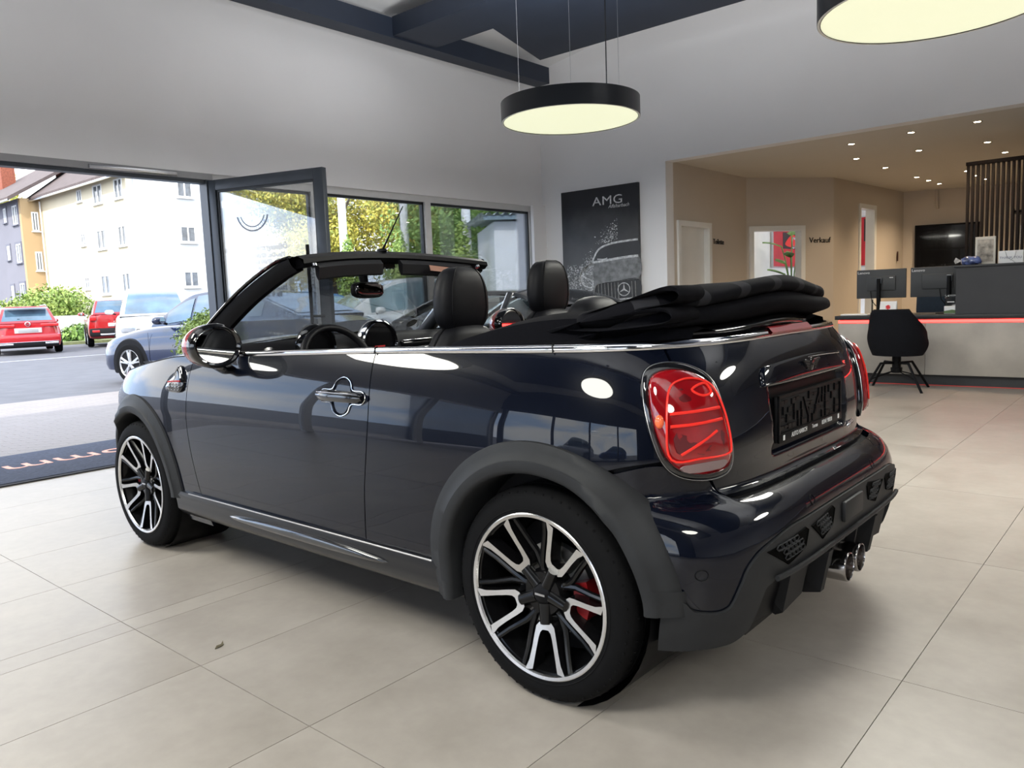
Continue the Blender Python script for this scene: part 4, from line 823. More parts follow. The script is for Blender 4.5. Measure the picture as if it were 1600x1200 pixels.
# body core behind the panel gaps
Uc=np.linspace(.0,2.0,160)
for s in (1,-1):
    g=MB(); Zc=np.linspace(.25,.95,30); UU,ZZ=np.meshgrid(Uc*s,Zc,indexing='ij'); Pc=S(UU+1e-9*s,ZZ,-.018); n=30; g.v=[v3(p) for p in Pc.reshape(-1,3)]
    for i in range(159):
        for j in range(29):
            c=Pc[i,j]
            if any((c[0]-a)**2+(c[2]-b)**2<.41**2 or (abs(c[0]-a)<.41 and c[2]<b) for a,b in WC): continue
            g.f.append((i*n+j,(i+1)*n+j,(i+1)*n+j+1,i*n+j+1))
    g.build('body_core',m_black,CAR)
# ---- wheels
m_wblk=M('wheel_gloss_black',(.004,.004,.0045),.18,var=.1,spec=.35)
def make_wheel():
    tw=.1025
    tp=[(.236,.098),(.240,.102),(.262,.1035),(.285,.100),(.300,.090),(.3085,.075),(.311,.055),(.311,.034),(.304,.033),(.304,.027),(.311,.026),(.3115,.004),(.304,.003),(.304,-.003),(.3115,-.004),(.311,-.026),(.304,-.027),(.304,-.033),(.311,-.034),(.311,-.055),(.3085,-.075),(.300,-.090),(.285,-.100),(.262,-.1035),(.236,-.098)]
    w=MB().lathe(tp,72).mesh('wheel',m_rubber,30); parts=[]
    parts.append(('sidewall_ring',MB().lathe([(.2485,.1032),(.2505,.1045),(.2525,.1035)],60).mesh('sidewall_ring',m_rubber)))
    blk=MB()
    for k in range(60):
        a=2*math.pi*k/60; c,s=math.cos(a),math.sin(a)
        blk.prism([(.3125*c-.003*s,.058,.3125*s+.003*c),(.3125*c+.003*s,.058,.3125*s-.003*c),(.2985*c+.003*s,.094,.2985*s-.003*c),(.2985*c-.003*s,.094,.2985*s+.003*c)],[(.306*c-.003*s,.058,.306*s+.003*c),(.306*c+.003*s,.058,.306*s-.003*c),(.293*c+.003*s,.094,.293*s-.003*c),(.293*c-.003*s,.094,.293*s+.003*c)])
    parts.append(('tread_shoulder',blk.mesh('tread_shoulder',m_rubber)))
    m_mach=M('machined_alloy',(.72,.72,.73),.22,metal=1,var=.03,vs=80)
    parts.append(('rim_barrel',MB().lathe([(.236,.092),(.224,.085),(.218,.06),(.205,.02),(.200,-.06),(.215,-.09)],72).mesh('rim_barrel',m_wblk)))
    parts.append(('rim_lip',MB().lathe([(.2405,.097),(.240,.1035),(.237,.1055),(.2285,.1035),(.2255,.097)],80).mesh('rim_lip',m_mach)))
    def f3(r,a,d): return (r*math.cos(a),d,r*math.sin(a))
    depth=lambda r:.066+.036*((r-.05)/.18)**1.0
    for k in range(5):
        ac=math.radians(48+72*k)
        # U-shaped machined loop: outer outline and inner hole in polar (r, da)
        outer=[(.232,.32),(.20,.288),(.165,.290),(.125,.315),(.100,.330),(.086,.25),(.083,.0),(.086,-.25),(.100,-.330),(.125,-.315),(.165,-.290),(.20,-.288),(.232,-.32)]
        inner=[(.220,.205),(.20,.203),(.165,.200),(.130,.190),(.113,.165),(.105,.10),(.104,.0),(.105,-.10),(.113,-.165),(.130,-.190),(.165,-.200),(.20,-.203),(.220,-.205)]
        inner=[(r,a*(1.0 if a<0 else 1.0)) for r,a in inner]
        n=len(outer); g=MB(); ro=[f3(r,ac+a,depth(r)) for r,a in outer]; ri=[f3(r,ac+a,depth(r)) for r,a in inner]
        g.grid([ro,ri]); g.build; parts.append(('spoke_face',g.mesh('spoke_face',m_mach)))
        g=MB(); ro2=[f3(r,ac+a,depth(r)-.0006) for r,a in outer]; ri2=[f3(r,ac+a,depth(r)-.0006) for r,a in inner]; rob=[f3(r-.0,ac+a*1.06,depth(r)-.045) for r,a in outer]; rib=[f3(r,ac+a*.94,depth(r)-.045) for r,a in inner]
        g.grid([rob,ro2,ri2,rib]); parts.append(('spoke',g.mesh('spoke',m_wblk)))
        # black strut between the loops
        am=ac+math.radians(36)
        for sg in (-1,1):
            pts=[f3(.055,am-sg*.10,.050),f3(.12,am+sg*.10,.058),f3(.18,am+sg*.22,.074),f3(.226,am+sg*.25,.088)]
            parts.append(('strut',MB().tube(pts,[.012,.010,.009,.009],8).mesh('strut',m_wblk)))
        pts=[f3(.03,ac,.060),f3(.088,ac,.070)]; parts.append(('spoke_root',MB().tube(pts,[.022,.017],10).mesh('spoke_root',m_wblk)))
        pts=f3(.050,am,.072); parts.append(('wheel_bolt',MB().lathe([(0,.0),(.0085,0),(.0085,-.02)],10,(pts[0],pts[1]-.004,pts[2])).mesh('wheel_bolt',m_black)))
    parts.append(('hub',MB().lathe([(0,.070),(.062,.070),(.070,.055),(.070,.0)],30).mesh('hub',m_wblk)))
    parts.append(('hub_cap',MB().lathe([(0,.082),(.022,.081),(.029,.076),(.030,.068)],30).mesh('hub_cap',m_black)))
    parts.append(('hub_emblem',MB().prism([(-.017,.0825,-.003),(.017,.0825,-.003),(.017,.0825,.003),(-.017,.0825,.003)],[(-.017,.084,-.003),(.017,.084,-.003),(.017,.084,.003),(-.017,.084,.003)]).mesh('hub_emblem',m_steel)))
    parts.append(('brake_disc',MB().lathe([(.07,.012),(.132,.012),(.133,.0),(.132,-.01),(.06,-.01)],60).mesh('brake_disc',M('worn_brake_steel',(.42,.41,.40),.35,metal=.9,var=.08,vs=30))))
    cal=MB(); A=[f3(r,math.radians(a),.045) for r,a in ((.10,-24),(.145,-22),(.150,0),(.145,22),(.10,24),(.092,0))]; cal.prism(A,[(x,-.03,z) for x,y,z in A]); parts.append(('brake_caliper',cal.mesh('brake_caliper',M('caliper_red',(.24,.008,.010),.4),20)))
    parts.append(('inner_cover',MB().lathe([(.0,-.045),(.20,-.045)],40).mesh('inner_cover',m_black)))
    return w,parts
wm,wparts=make_wheel()
for (x,z_) in ((0,.311),(2.495,.311)):
    for s in (1,-1):
        w=put('wheel',wm,CAR,(x,s*.7425,.3115),(0,0,0 if s>0 else math.pi))
        for nm,me in wparts:
            c=put(nm,me,w)
            if nm=='tread_shoulder': c['kind']='stuff'
            if nm=='brake_caliper' and ((s>0)==(x<1)): c.rotation_euler=(0,math.pi,0)
# ---- windscreen frame
hd=[(1.475+.115*(1-(y/.56)**2),y,1.335+.038*(1-(y/.56)**2)) for y in np.linspace(-.56,.56,25)]
wf=MB()
rows=[]
for x,y,z in hd: rows.append([(x+.035,y,z-.035),(x+.05,y,z-.005),(x+.03,y,z+.018),(x-.01,y,z+.022),(x-.055,y,z+.006),(x-.06,y,z-.012),(x-.04,y,z-.03)])
wf.grid(rows,closed_v=True)
for s in (1,-1):
    base=np.array([2.13,s*.70,.945]); top=np.array([1.475,s*.558,1.335]); pts=catmull([base,(1.94,s*.675,1.07),(1.74,s*.63,1.205),(1.56,s*.583,1.302),top],6,False); rows=[]
    for i,p in enumerate(pts):
        f_=i/(len(pts)-1); d=pts[min(i+1,len(pts)-1)]-pts[max(i-1,0)]; d/=np.linalg.norm(d); nrm=np.cross(d,[0,s*1.,0]); nrm/=np.linalg.norm(nrm)
        if nrm[2]<0: nrm=-nrm
        wd=.052-.012*f_; sv=np.array([0,s*1.,0])
        rows.append([p+nrm*wd*a+sv*.045*b for a,b in ((.55,.35),(.25,.75),(-.45,.65),(-1.1,.15),(-1.0,-.55),(-.2,-.75),(.45,-.45))])
    wf.grid(rows,closed_v=True)
wfo=wf.build('windscreen_frame',m_black,CAR,45)
for s in (1,-1):
    pts=catmull([(2.13,s*.728,.955),(1.94,s*.705,1.095),(1.74,s*.662,1.232),(1.56,s*.614,1.328),(1.475,s*.585,1.352)],6,False); MB().tube(pts,.010,8,flat=(.7,1.2)).build('pillar_trim',m_gloss,wfo)
    MB().tube([(1.435,s*.50,1.322),(1.43,s*.50,1.312)],.012,12).build('roof_catch',m_chrome,wfo)
    # visors
    rows=[]
    for y in np.linspace(.06,.47,9): x=1.46+.105*(1-(y/.56)**2); zt=1.318+.034*(1-(y/.56)**2); rows.append([(x-.035,s*y,zt),(x-.055,s*y,zt-.02),(x-.05,s*y,zt-.066),(x-.038,s*y,zt-.072),(x-.025,s*y,zt-.05),(x-.02,s*y,zt)])
    g=MB().grid(rows,closed_v=True); m6=6; g.f.append(list(range(m6))); g.f.append([8*m6+k for k in range(m6)]); v_=g.build('sun_visor',m_int,CAR,35)
    if s<0: MB().prism([(1.475,-.20,1.325),(1.47,-.36,1.312),(1.462,-.36,1.285),(1.467,-.20,1.298)],[(1.473,-.20,1.325),(1.468,-.36,1.312),(1.460,-.36,1.285),(1.465,-.20,1.298)]).build('warning_label',M('label_orange',(.35,.16,.10),.6),v_)
rows=[]
for a in np.linspace(-1,1,21): rows.append([tuple(np.array([2.11+.10*(1-a*a),a*.655,.955+.03*(1-a*a)])*(1-t)+np.array([1.50+.10*(1-a*a),a*.53,1.318+.036*(1-a*a)])*t+np.array([.03,0,.03])*math.sin(math.pi*t)*.6) for t in np.linspace(0,1,8)])
MB().grid(rows).build('windscreen',glass('windscreen_glass',(.95,.97,.965),.8,.0),CAR)
MB().lathe([(0,0),(.034,0)],24,axis='x').xf(Matrix.Translation((1.99,-.53,1.03))@Matrix.Rotation(-.9,4,'Y')).build('windscreen_badge',M('badge_grey',(.20,.21,.19),.5,var=.3,vs=50),CAR)
# antenna
an=MB().ellip((1.585,0,1.398),(.035,.016,.012)).build('antenna_base',m_black,CAR); MB().tube([(1.58,0,1.402),(1.555,0,1.43),(1.42,0,1.59)],[.006,.0045,.0022],6).build('antenna_rod',m_black,an)
# rear-view mirror
rm=empty('interior_mirror',(1.70,.01,1.215)); rm.parent=CAR; rm.rotation_euler=(0,.05,.30)
MB().ellip((0,0,0),(.022,.13,.040),28,12,.6).build('mirror_housing',m_int,rm); MB().ellip((-.012,0,0),(.013,.122,.035),28,10,.6).build('mirror_glass',M('mirror_dark',(.10,.10,.11),.03,metal=1,var=.02),rm); MB().tube([(.01,0,.02),(.02,0,.08),(-.03,0,.13)],[.022,.03,.045],10,flat=(1,.6)).build('mirror_stem',m_int,rm)
MB().box(-.12,-.02,-.09,.07,.098,.13,.008).build('roof_console',m_int,rm); 
for k in range(6): MB().lathe([(0,0),(.006,0),(.006,.006)],8,axis='z').xf(Matrix.Translation((-.115,-.07+.026*k,.092))).build('switch',m_chrome,rm)
# ---- dashboard
rows=[]
for y in np.linspace(-.70,.70,29):
    b=.02*math.cos(y*2); rows.append([(2.06,y*.98,.955),(1.90,y,.985+b*.3),(1.78,y,.985+b),(1.70,y,.965+b),(1.665,y,.93),(1.68,y,.85),(1.74,y,.70),(1.80,y,.45)])
db=MB().grid(rows).build('dashboard',m_int,CAR,50)
for y,r_,z,x in ((.35,.10,.965,1.665),(0,.115,.955,1.655)):
    MB().lathe([(r_,.02),(r_,-.02),(r_-.012,-.03),(r_-.016,-.015)],40,axis='x').xf(Matrix.Translation((x,y,z))).build('dial_ring',m_chrome if y==0 else m_gloss,db,60); MB().lathe([(0,-.012),(r_-.014,-.012)],32,axis='x').xf(Matrix.Translation((x,y,z))).build('dial_face',m_gloss,db)
MB().box(1.636,1.640,-.03,.03,.936,.943).build('display_glow',M('red_display',(.3,.02,.02),.4,emit=.12,ecol=(1,.05,.05)),db)
for s in (1,-1): MB().lathe([(.045,.01),(.052,-.012),(.04,-.014),(.035,.0)],28,axis='x').xf(Matrix.Translation((1.67,s*.60,.925))).build('air_vent',m_chrome,db)
g=MB().box(1.655,1.70,-.52,-.16,.915,.955,.01).build('passenger_trim',m_gloss,db); MB().box(1.650,1.656,-.52,-.16,.952,.960,.002).build('trim_line',m_chrome,db); MB().box(1.650,1.656,-.52,-.16,.910,.916,.002).build('trim_line',m_chrome,db)
# steering wheel
sw=empty('steering_wheel',(1.50,.35,.885)); sw.parent=CAR; sw.rotation_euler=(0,.42,0)   # ring in local yz plane, leaning
MB().tube([(0,.178*math.cos(t),.178*math.sin(t)) for t in np.linspace(0,2*math.pi,41)[:-1]],.0165,10,closed=True).build('rim',m_leather,sw); MB().ellip((.02,0,0),(.03,.06,.055),20,10).build('airbag',m_int,sw)
for a in (0,math.pi,-math.pi/2): MB().tube([(.02,.05*math.cos(a),.05*math.sin(a)),(.0,.168*math.cos(a),.168*math.sin(a))],[.022,.014],8,flat=(.5,1),up=(1,0,0)).build('spoke',m_int,sw)
MB().tube([(.02,0,0),(.2,0,-.02)],.04,12).build('column',m_int,sw)
# ---- seats
def seat(x,y,ztop,label=None):
    o=empty('front_seat',(x,y,.33)); o.parent=CAR
    zt=ztop-.33
    rows=[]
    for i,v in enumerate(np.linspace(0,1,15)):
        z=.12+v*(zt-.255-.12); w=.235-.05*v**3; d=.065+.02*(1-v); xo=.03+.05*(1-v)
        rows.append([(xo+d*np.sign(math.cos(a))*abs(math.cos(a))**.6,w*np.sign(math.sin(a))*abs(math.sin(a))**.7*(1-.30*max(0,v-.8)/.2),z+(0 if v<.93 else 0)) for a in np.linspace(0,2*math.pi,29)[:-1]])
    for sc,dz in ((.78,.022),(.45,.036),(.05,.040)):
        b=rows[14]; c=np.mean(np.array(b),0); rows.append([tuple(c+(np.array(p)-c)*sc+np.array([0,0,dz])) for p in b])
    bk=MB().grid(rows,closed_v=True).build('backrest',m_leather,o,60)
    MB().tube([rows[k][7] for k in range(3,15)]+[rows[15][7],rows[16][7],rows[16][21],rows[15][21]]+[rows[k][21] for k in range(14,2,-1)],.004,5).build('piping',m_black,bk)
    MB().box(-.02,.50,-.24,.24,.02,.17,.05).build('cushion',m_leather,o)
    hz=zt-.125
    hr=MB(); rows=[]
    for v in np.linspace(-math.pi/2,math.pi/2,15):
        k=abs(math.cos(v))**.55; z=hz+.122*math.copysign(abs(math.sin(v))**.85,math.sin(v)); w=.128*(1-.10*math.sin(v)) 
        rows.append([(.035+.052*k*math.copysign(abs(math.cos(a))**.7,math.cos(a))+.0,w*k*math.copysign(abs(math.sin(a))**.75,math.sin(a)),z) for a in np.linspace(0,2*math.pi,29)[:-1]])
    hro=MB().grid(rows,closed_v=True).build('headrest',m_leather,o,60)
    MB().tube([(r[11][0]-.0005,r[11][1],r[11][2]) for r in rows[1:-1]]+[(r[17][0]-.0005,r[17][1],r[17][2]) for r in rows[-2:0:-1]],.0025,5,closed=True).build('seam',m_black,hro)
    for s in (1,-1): MB().tube([(.04,s*.055,hz-.16),(.04,s*.055,hz-.08)],.007,10).build('headrest_post',m_chrome,hro); MB().box(.02,.06,s*.055-.018,s*.055+.018,hz-.165,hz-.15,.004).build('post_sleeve',m_black,hro)
    MB().tube([(-.03,.08,zt-.315),(-.045,.03,zt-.30),(-.03,-.02,zt-.325)],.012,8).build('release_handle',m_black,bk)
    return o
seat(.69,.35,1.276); seat(.82,-.35,1.316)
for s in (1,-1):
    rs=empty('rear_seat',(.13,s*.33,.33)); rs.parent=CAR
    MB().box(-.06,.06,-.24,.24,.1,.62,.05).build('backrest',m_leather,rs); MB().box(.0,.42,-.26,.26,.02,.16,.05).build('cushion',m_leather,rs)
    MB().ellip((.0,0,.70),(.065,.135,.115),26,12,.8).build('headrest',m_leather,rs)
    MB().box(-.02,.06,-.2,-.12,.70,.76,.012).build('belt_guide',m_chrome,rs)
MB().tube(catmull([(.02,.25,1.06),(.0,.32,1.085),(-.02,.40,1.06)],4,False),.018,8).build('roll_hoop',m_chrome,CAR)
# ---- folded soft top
m_cloth=bpy.data.materials.new('soft_top_flag_weave'); m_cloth.use_nodes=True; t=m_cloth.node_tree; p=t.nodes['Principled BSDF']; c=t.nodes.new('ShaderNodeTexCoord')
wv_=t.nodes.new('ShaderNodeTexWave'); wv_.bands_direction='Y'; wv_.inputs['Scale'].default_value=1.75; wv_.inputs['Distortion'].default_value=.0
mpp=t.nodes.new('ShaderNodeMapping'); mpp.inputs['Rotation'].default_value=(0,0,.35); mpp.inputs['Location'].default_value=(0,.13,0); t.links.new(c.outputs['Object'],mpp.inputs[0]); t.links.new(mpp.outputs[0],wv_.inputs[0])
rp=t.nodes.new('ShaderNodeValToRGB'); e=rp.color_ramp.elements; rp.color_ramp.interpolation='CONSTANT'; e[0].color=(.006,.006,.008,1); e[1].position=.84; e[1].color=(.026,.026,.030,1); t.links.new(wv_.outputs['Fac'],rp.inputs[0])
nz2=t.nodes.new('ShaderNodeTexNoise'); nz2.inputs['Scale'].default_value=900; bm_=t.nodes.new('ShaderNodeBump'); bm_.inputs['Strength'].default_value=.25; t.links.new(c.outputs['Object'],nz2.inputs['Vector']); t.links.new(nz2.outputs['Fac'],bm_.inputs['Height']); t.links.new(bm_.outputs[0],p.inputs['Normal'])
t.links.new(rp.outputs[0],p.inputs['Base Color']); p.inputs['Roughness'].default_value=.95; p.inputs['Specular IOR Level'].default_value=.1
def fold(name,sec,mat,yl,yr,bow=.10,zdrop=.045,parent=None,open_ends=True,mid=None):
    rows=[]; sec=catmull(sec,5)
    for y in np.linspace(yl,yr,41):
        f_=(y-(yl+yr)/2)/((yr-yl)/2); rows.append([(x+bow*f_*f_*(1 if x<-.1 else .3),y+.0*z,z-zdrop*f_*f_*max(0,min(1,(z-1.0)/.1))+.006*math.sin(9*y+30*x)) for x,z in sec])
    g=MB().grid(rows,closed_v=True); n=len(sec)
    for e_,rv in ((rows[0],True),(rows[-1],False)):
        c=np.mean(np.array(e_),0); r2=[tuple(c+(np.array(q)-c)*.72+np.array([0,(.03 if rv else -.03),0])) for q in e_]; r3=[tuple(c+(np.array(q)-c)*.05+np.array([0,(.07 if rv else -.07),0])) for q in e_]
        g.grid([e_,r2,r3],closed_v=True)
    return g.build(name,mat,parent or CAR,60)
st=fold('soft_top',[(.26,1.02),(.10,1.075),(-.08,1.125),(-.24,1.168),(-.34,1.185),(-.395,1.17),(-.395,1.145),(-.34,1.125),(-.15,1.085),(.05,1.035),(.2,1.01)],m_cloth,.60,-.60,.11)
fold('lower_fold',[(.20,1.0),(.0,1.045),(-.18,1.09),(-.30,1.125),(-.375,1.13),(-.405,1.11),(-.385,1.08),(-.30,1.055),(-.1,1.01),(.1,.98)],m_fabric,.57,-.63,.10,.035,st)
fold('rear_window_fold',[(.1,.98),(-.10,1.02),(-.25,1.05),(-.34,1.06),(-.372,1.04),(-.35,1.0),(-.25,.96),(0,.95)],m_gloss,.50,-.50,.10,.02,st)
for y0,y1,sec in ((.50,.635,[(-.02,1.085),(-.20,1.135),(-.315,1.165),(-.352,1.150),(-.335,1.122),(-.24,1.105),(-.12,1.085)]),(.50,.65,[(.02,1.055),(-.16,1.088),(-.29,1.108),(-.335,1.095),(-.325,1.070),(-.22,1.055),(-.08,1.045)])):
    o2=catmull(sec,5); c=o2.mean(0); i2=c+(o2-c)*np.array([.93,.70])
    MB().grid([[(x,y0,z) for x,z in o2],[(x,y1-.008,z) for x,z in o2],[(x*.995,y1,z) for x,z in c+(o2-c)*.97],[(x,y1-.006,z) for x,z in i2],[(x,y0+.02,z) for x,z in i2],[(float(c[0]),y0+.02,float(c[1]))]*len(o2)],closed_v=True).build('fold_loop',m_fabric,st,60)
# tonneau around the folded roof
rows=[]
for u in np.linspace(-.86,.86,80):
    o_=S(u,float(zbelt(abs(u)))+.009,-.03); c=np.array([.05,o_[1]*.6,1.03]); rows.append([o_,o_+(c-o_)*.3+np.array([0,0,.012]),o_+(c-o_)*.7+np.array([0,0,.01]),c])
MB().grid(rows).build('tonneau',m_fabric,st,60)
for s in (1,-1):
    rows=[]
    for tt in np.linspace(0,1,16):
        x=.42-.74*tt; y=s*(.70-.20*tt**1.5); zb_=1.004+.0*tt; h=.012+.085*math.sin(math.pi*min(1,tt*.9)); rows.append([(x,y+s*.02,zb_),(x,y+s*.005,zb_+h*.8),(x,y-s*.06,zb_+h),(x,y-s*.16,zb_+h*.6),(x,y-s*.2,zb_-.02)])
    MB().grid(rows).build('side_flap',m_fabric,st,60)
tag(CAR,'dark midnight blue convertible with the roof folded, rear facing the camera','car')
# ================================================================ OTHER CARS
def spoke_wheel(r=.33):
    ty=MB().lathe([(r*.70,.10),(r*.78,.105),(r*.94,.10),(r,.07),(r,-.07),(r*.94,-.1),(r*.7,-.1)],40).mesh('wheel',m_rubber,30)
    al=M('alloy_silver',(.55,.56,.57),.3,metal=.9); rim=MB().lathe([(r*.72,.095),(r*.70,.102),(r*.65,.09),(r*.62,.02)],40).mesh('rim',al)
    sp=MB()
    for k in range(5):
        a=2*math.pi*k/5+.3
        for d in (-.16,.16): sp.tube([(r*.12*math.cos(a),.085,r*.12*math.sin(a)),(r*.66*math.cos(a+d),.092,r*.66*math.sin(a+d))],[r*.07,r*.05],6)
    sp.lathe([(0,.1),(r*.14,.098),(r*.16,.07)],20); spm=sp.mesh('spokes',al); bk=MB().lathe([(0,.0),(r*.66,.0)],30).mesh('brake_backing',m_black)
    return ty,[('rim',rim),('spokes',spm),('brake_backing',bk)]
SW={}
def gcar(name,loc,heading,L,Wd,belt,roof,wx,paint,label,wins,rw=.33,axles=None,extra=None,zb=.2,greens=(.87,.64),group=None,glassmat=None,n_end=5.0,open_cabin=None):
    """belt: (x,z) deck line, roof: (x,z) roof line; x from rear (-L/2) to front (L/2)"""
    o=empty(name,loc,heading); hw=Wd/2; bf=pchip(*zip(*belt)); rf=pchip(*zip(*roof)); rows=[]
    xs=np.concatenate([np.linspace(-L/2,-L/2+.25,9),np.linspace(-L/2+.25,L/2-.35,40)[1:],np.linspace(L/2-.35,L/2,11)[1:]])
    for x in xs:
        t=abs(x)/(L/2); w=hw*(max(0,1-t**(n_end*2.2)))**(1/(n_end*.9)); w=max(w,hw*.62); zt=float(bf(x)); e=max(0,(t-.86)/.14); b0=zb+.10*e**2
        H=zt-b0; rows.append([(x,w*a,b0+H*b) for a,b in ((0,0),(.86,0),(.96,.05),(1.0,.22),(1.0,.5),(.985,.72),(.95,.90),(.90,.97),(.80,1.0),(.4,1.015),(0,1.02))])
    g=MB(); full=[r+[(x,-y,z) for x,y,z in r[-2:0:-1]] for r in rows]; g.grid(full,closed_v=True); n=len(full[0]); g.f.append(list(range(n))); g.f.append([(len(full)-1)*n+k for k in range(n)][::-1]); bd=g.build('body',paint,o,40)
    x0,x1=roof[0][0],roof[-1][0]; yb,yr=hw*greens[0],hw*greens[1]
    def G(x,v,off=0.):
        zb_,zr=float(bf(x))-.02,float(rf(x)); f=max(0,min(1,(zr-zb_)/ (max(z for _,z in roof)-zb_)))
        yr_=yb+(yr-yb)*f; zr=max(zr,zb_)
        if v<=1: return (x,yb+(yr_-yb)*v**1.15+off,zb_+(zr-zb_)*(1-(1-v)**1.15)*.97)
        k=v-1; return (x,yr_*(1-k),zb_+(zr-zb_)*(.97+.03*math.sin(k*math.pi/2))+off)
    if open_cabin:
        ca,cb=open_cabin; rows=[[G(x,v) for v in (.88,.95,1,1.1,1.3,1.6,2)] for x in np.linspace(ca,cb,20)]; tail=[[G(x,v) for v in (0,.25,.5,.75,.88,.95,1,1.1)] for x in np.linspace(x0,ca,14)]
        for s in (1,-1): MB().grid([[(x,s*y,z) for x,y,z in r] for r in tail]).build('rear_pillar',paint,o,45)
        for s in (1,-1):
            ap=[G(x,1.0) for x in np.linspace(cb-.02,x1,8)]; MB().tube([(x,s*y,z) for x,y,z in ap],.035,8,flat=(.7,1)).build('windscreen_pillar',paint,o,45); bp_=[G(-.06,v) for v in (0,.5,.95)]; MB().tube([(x,s*y,z) for x,y,z in bp_],.035,8,flat=(.5,1.3)).build('door_pillar',paint,o,45)
        for s in (1,-1): MB().ellip((-.25,s*.38,.80),(.10,.22,.30),16,10,.7).build('front_seat',m_leather,o)
    else: rows=[[G(x,v) for v in (0,.25,.5,.75,.9,1,1.1,1.3,1.6,2)] for x in np.linspace(x0,x1,44)]
    g=MB().grid(rows); g.grid([[(x,-y,z) for x,y,z in r] for r in rows]); g.build('cabin_shell',paint,o,45)
    gm=glassmat or m_tint
    for (xa,xb,va,vb) in wins['side']:
        for s in (1,-1):
            rr_=[[G(x,v,.008) for v in np.linspace(va,min(vb,1),6)] for x in np.linspace(xa,xb,12)]; rr_=[[(x,s*y,z) for x,y,z in r] for r in rr_]; MB().grid(rr_).build('side_window',gm,o,60)
    for nm,(xa,xb) in (('windscreen',wins['front']),('rear_window',wins['rear'])):
        rr_=[]
        for x in np.linspace(xa,xb,8):
            p=G(x,1.12,.01); q=G(x,2,.01); rr_.append([(x,p[1]*k,p[2]+(q[2]-p[2])*(1-k*k)) for k in np.linspace(-1,1,13)])
        MB().grid(rr_).build(nm,gm,o,60)
    ax=axles or (-L/2+.85,L/2-.9)
    if rw not in SW: SW[rw]=spoke_wheel(rw)
    ty,pp=SW[rw]
    for x in ax:
        for s in (1,-1):
            ac=MB().lathe([(.0,0),(rw+.07,0),(rw+.085,-.02)],36,axis='y'); ac.v=[(a+x,s*(hw+.004+b),max(c+rw,zb-.02)) for a,b,c in ac.v]; ac.build('wheel_arch',m_black,o)
            w=put('wheel',ty,o,(x,s*(hw-.075),rw),(0,0,0 if s>0 else math.pi))
            for nm,me in pp: put(nm,me,w)
    for s in (1,-1):
        mx=wx; z_=float(bf(mx))+.07
        m=MB().ellip((mx,s*(hw+.10),z_),(.08,.11,.065),16,8,.8).build('wing_mirror',paint,o); MB().tube([(mx,s*(hw-.05),z_-.06),(mx,s*(hw+.06),z_-.03)],.02,6).build('mirror_stalk',m_black,m)
        MB().lathe([(0,0),(.05,0)],16,axis='x').xf(Matrix.Translation((mx-.083,s*(hw+.10),z_))).build('mirror_glass',M('mirror_silver'),m)
        for x in np.linspace(ax[0]+.55,ax[1]-.45,3)[1:]: MB().tube([(x,s*(hw+.002),.3),(x,s*(hw+.002),float(bf(x))-.1)],.003,4).build('door_gap',m_black,o)
        for x in (ax[0]+.75,ax[0]+1.65): MB().tube([(x,s*(hw+.01),float(bf(x))-.18),(x+.2,s*(hw+.01),float(bf(x))-.18)],.014,6).build('door_handle',paint,o)
    if extra: extra(o,L,hw,bf)
    return tag(o,label,'car',group)
m_tint=M('reflective_car_window',(.05,.10,.14),.03,coat=1,var=.4,vs=2,spec=1.)
m_tintl=M('pale_car_window',(.30,.46,.50),.05,coat=1,var=.4,vs=2,spec=1.)
def paint(n,c,metal=.0,rough=.25): return M(n,c,rough,metal=metal,coat=1,var=.03)
m_lampred=M('lamp_red',(.55,.01,.01),.15,coat=1); m_lampclear=M('lamp_clear',(.6,.62,.65),.08,metal=.6)
def boxpart(o,nm,mat,a,bev=.01): return MB().box(*a,bev).build(nm,mat,o)
def wagon_extra(o,L,hw,bf):
    r=-L/2
    boxpart(o,'rear_bumper',o.children[0].data.materials[0],(r-.06,r+.25,-hw*.93,hw*.93,.36,.62),.05); boxpart(o,'lower_apron',m_black,(r-.065,r+.2,-hw*.86,hw*.86,.22,.37),.03)
    for s in (1,-1):
        a,b=sorted((s*.34,s*hw*.90)); boxpart(o,'tail_lamp',m_lampred,(r-.035,r+.25,a,b,.84,.95),.03); a,b=sorted((s*.42,s*.78)); boxpart(o,'exhaust_trim',m_chrome,(r-.075,r,a,b,.30,.36),.01)
    boxpart(o,'chrome_strip',m_chrome,(r-.07,r,-.8,.8,.375,.39),.004)
    boxpart(o,'number_plate',M('plate_grey',(.30,.30,.30),.5),(r-.03,r-.015,-.27,.27,.68,.79),.004); boxpart(o,'plate_surround',M('plate_light',(.6,.5,.5),.5),(r-.02,r-.005,-.36,.36,.66,.81),.004)
    e=MB().lathe([(.06,.0),(.075,-.008),(.06,-.012)],24,axis='x').xf(Matrix.Translation((r-.012,0,.93))).build('round_emblem',m_chrome,o); MB().tube([(0,-.035,.03),(0,-.012,-.03),(0,0,.0),(0,.012,-.03),(0,.035,.03)],.007,5).xf(Matrix.Translation((r-.022,0,.93))).build('emblem_mark',m_chrome,e)
    boxpart(o,'roof_spoiler',o.children[0].data.materials[0],(r-.02,r+.25,-.55,.55,1.44,1.47),.01); MB().tube([(r+.12,-.1,1.06),(r+.08,.25,1.09)],.012,6).build('rear_wiper',m_black,o)
    for s in (1,-1): MB().tube([(-1.5,s*.62,1.49),(-1.3,s*.6,1.52),(.4,s*.6,1.52),(.6,s*.62,1.49)],.015,6).build('roof_rail',m_steel,o)
tie=lambda side,front,rear:dict(side=side,front=front,rear=rear)
H90=math.pi/2
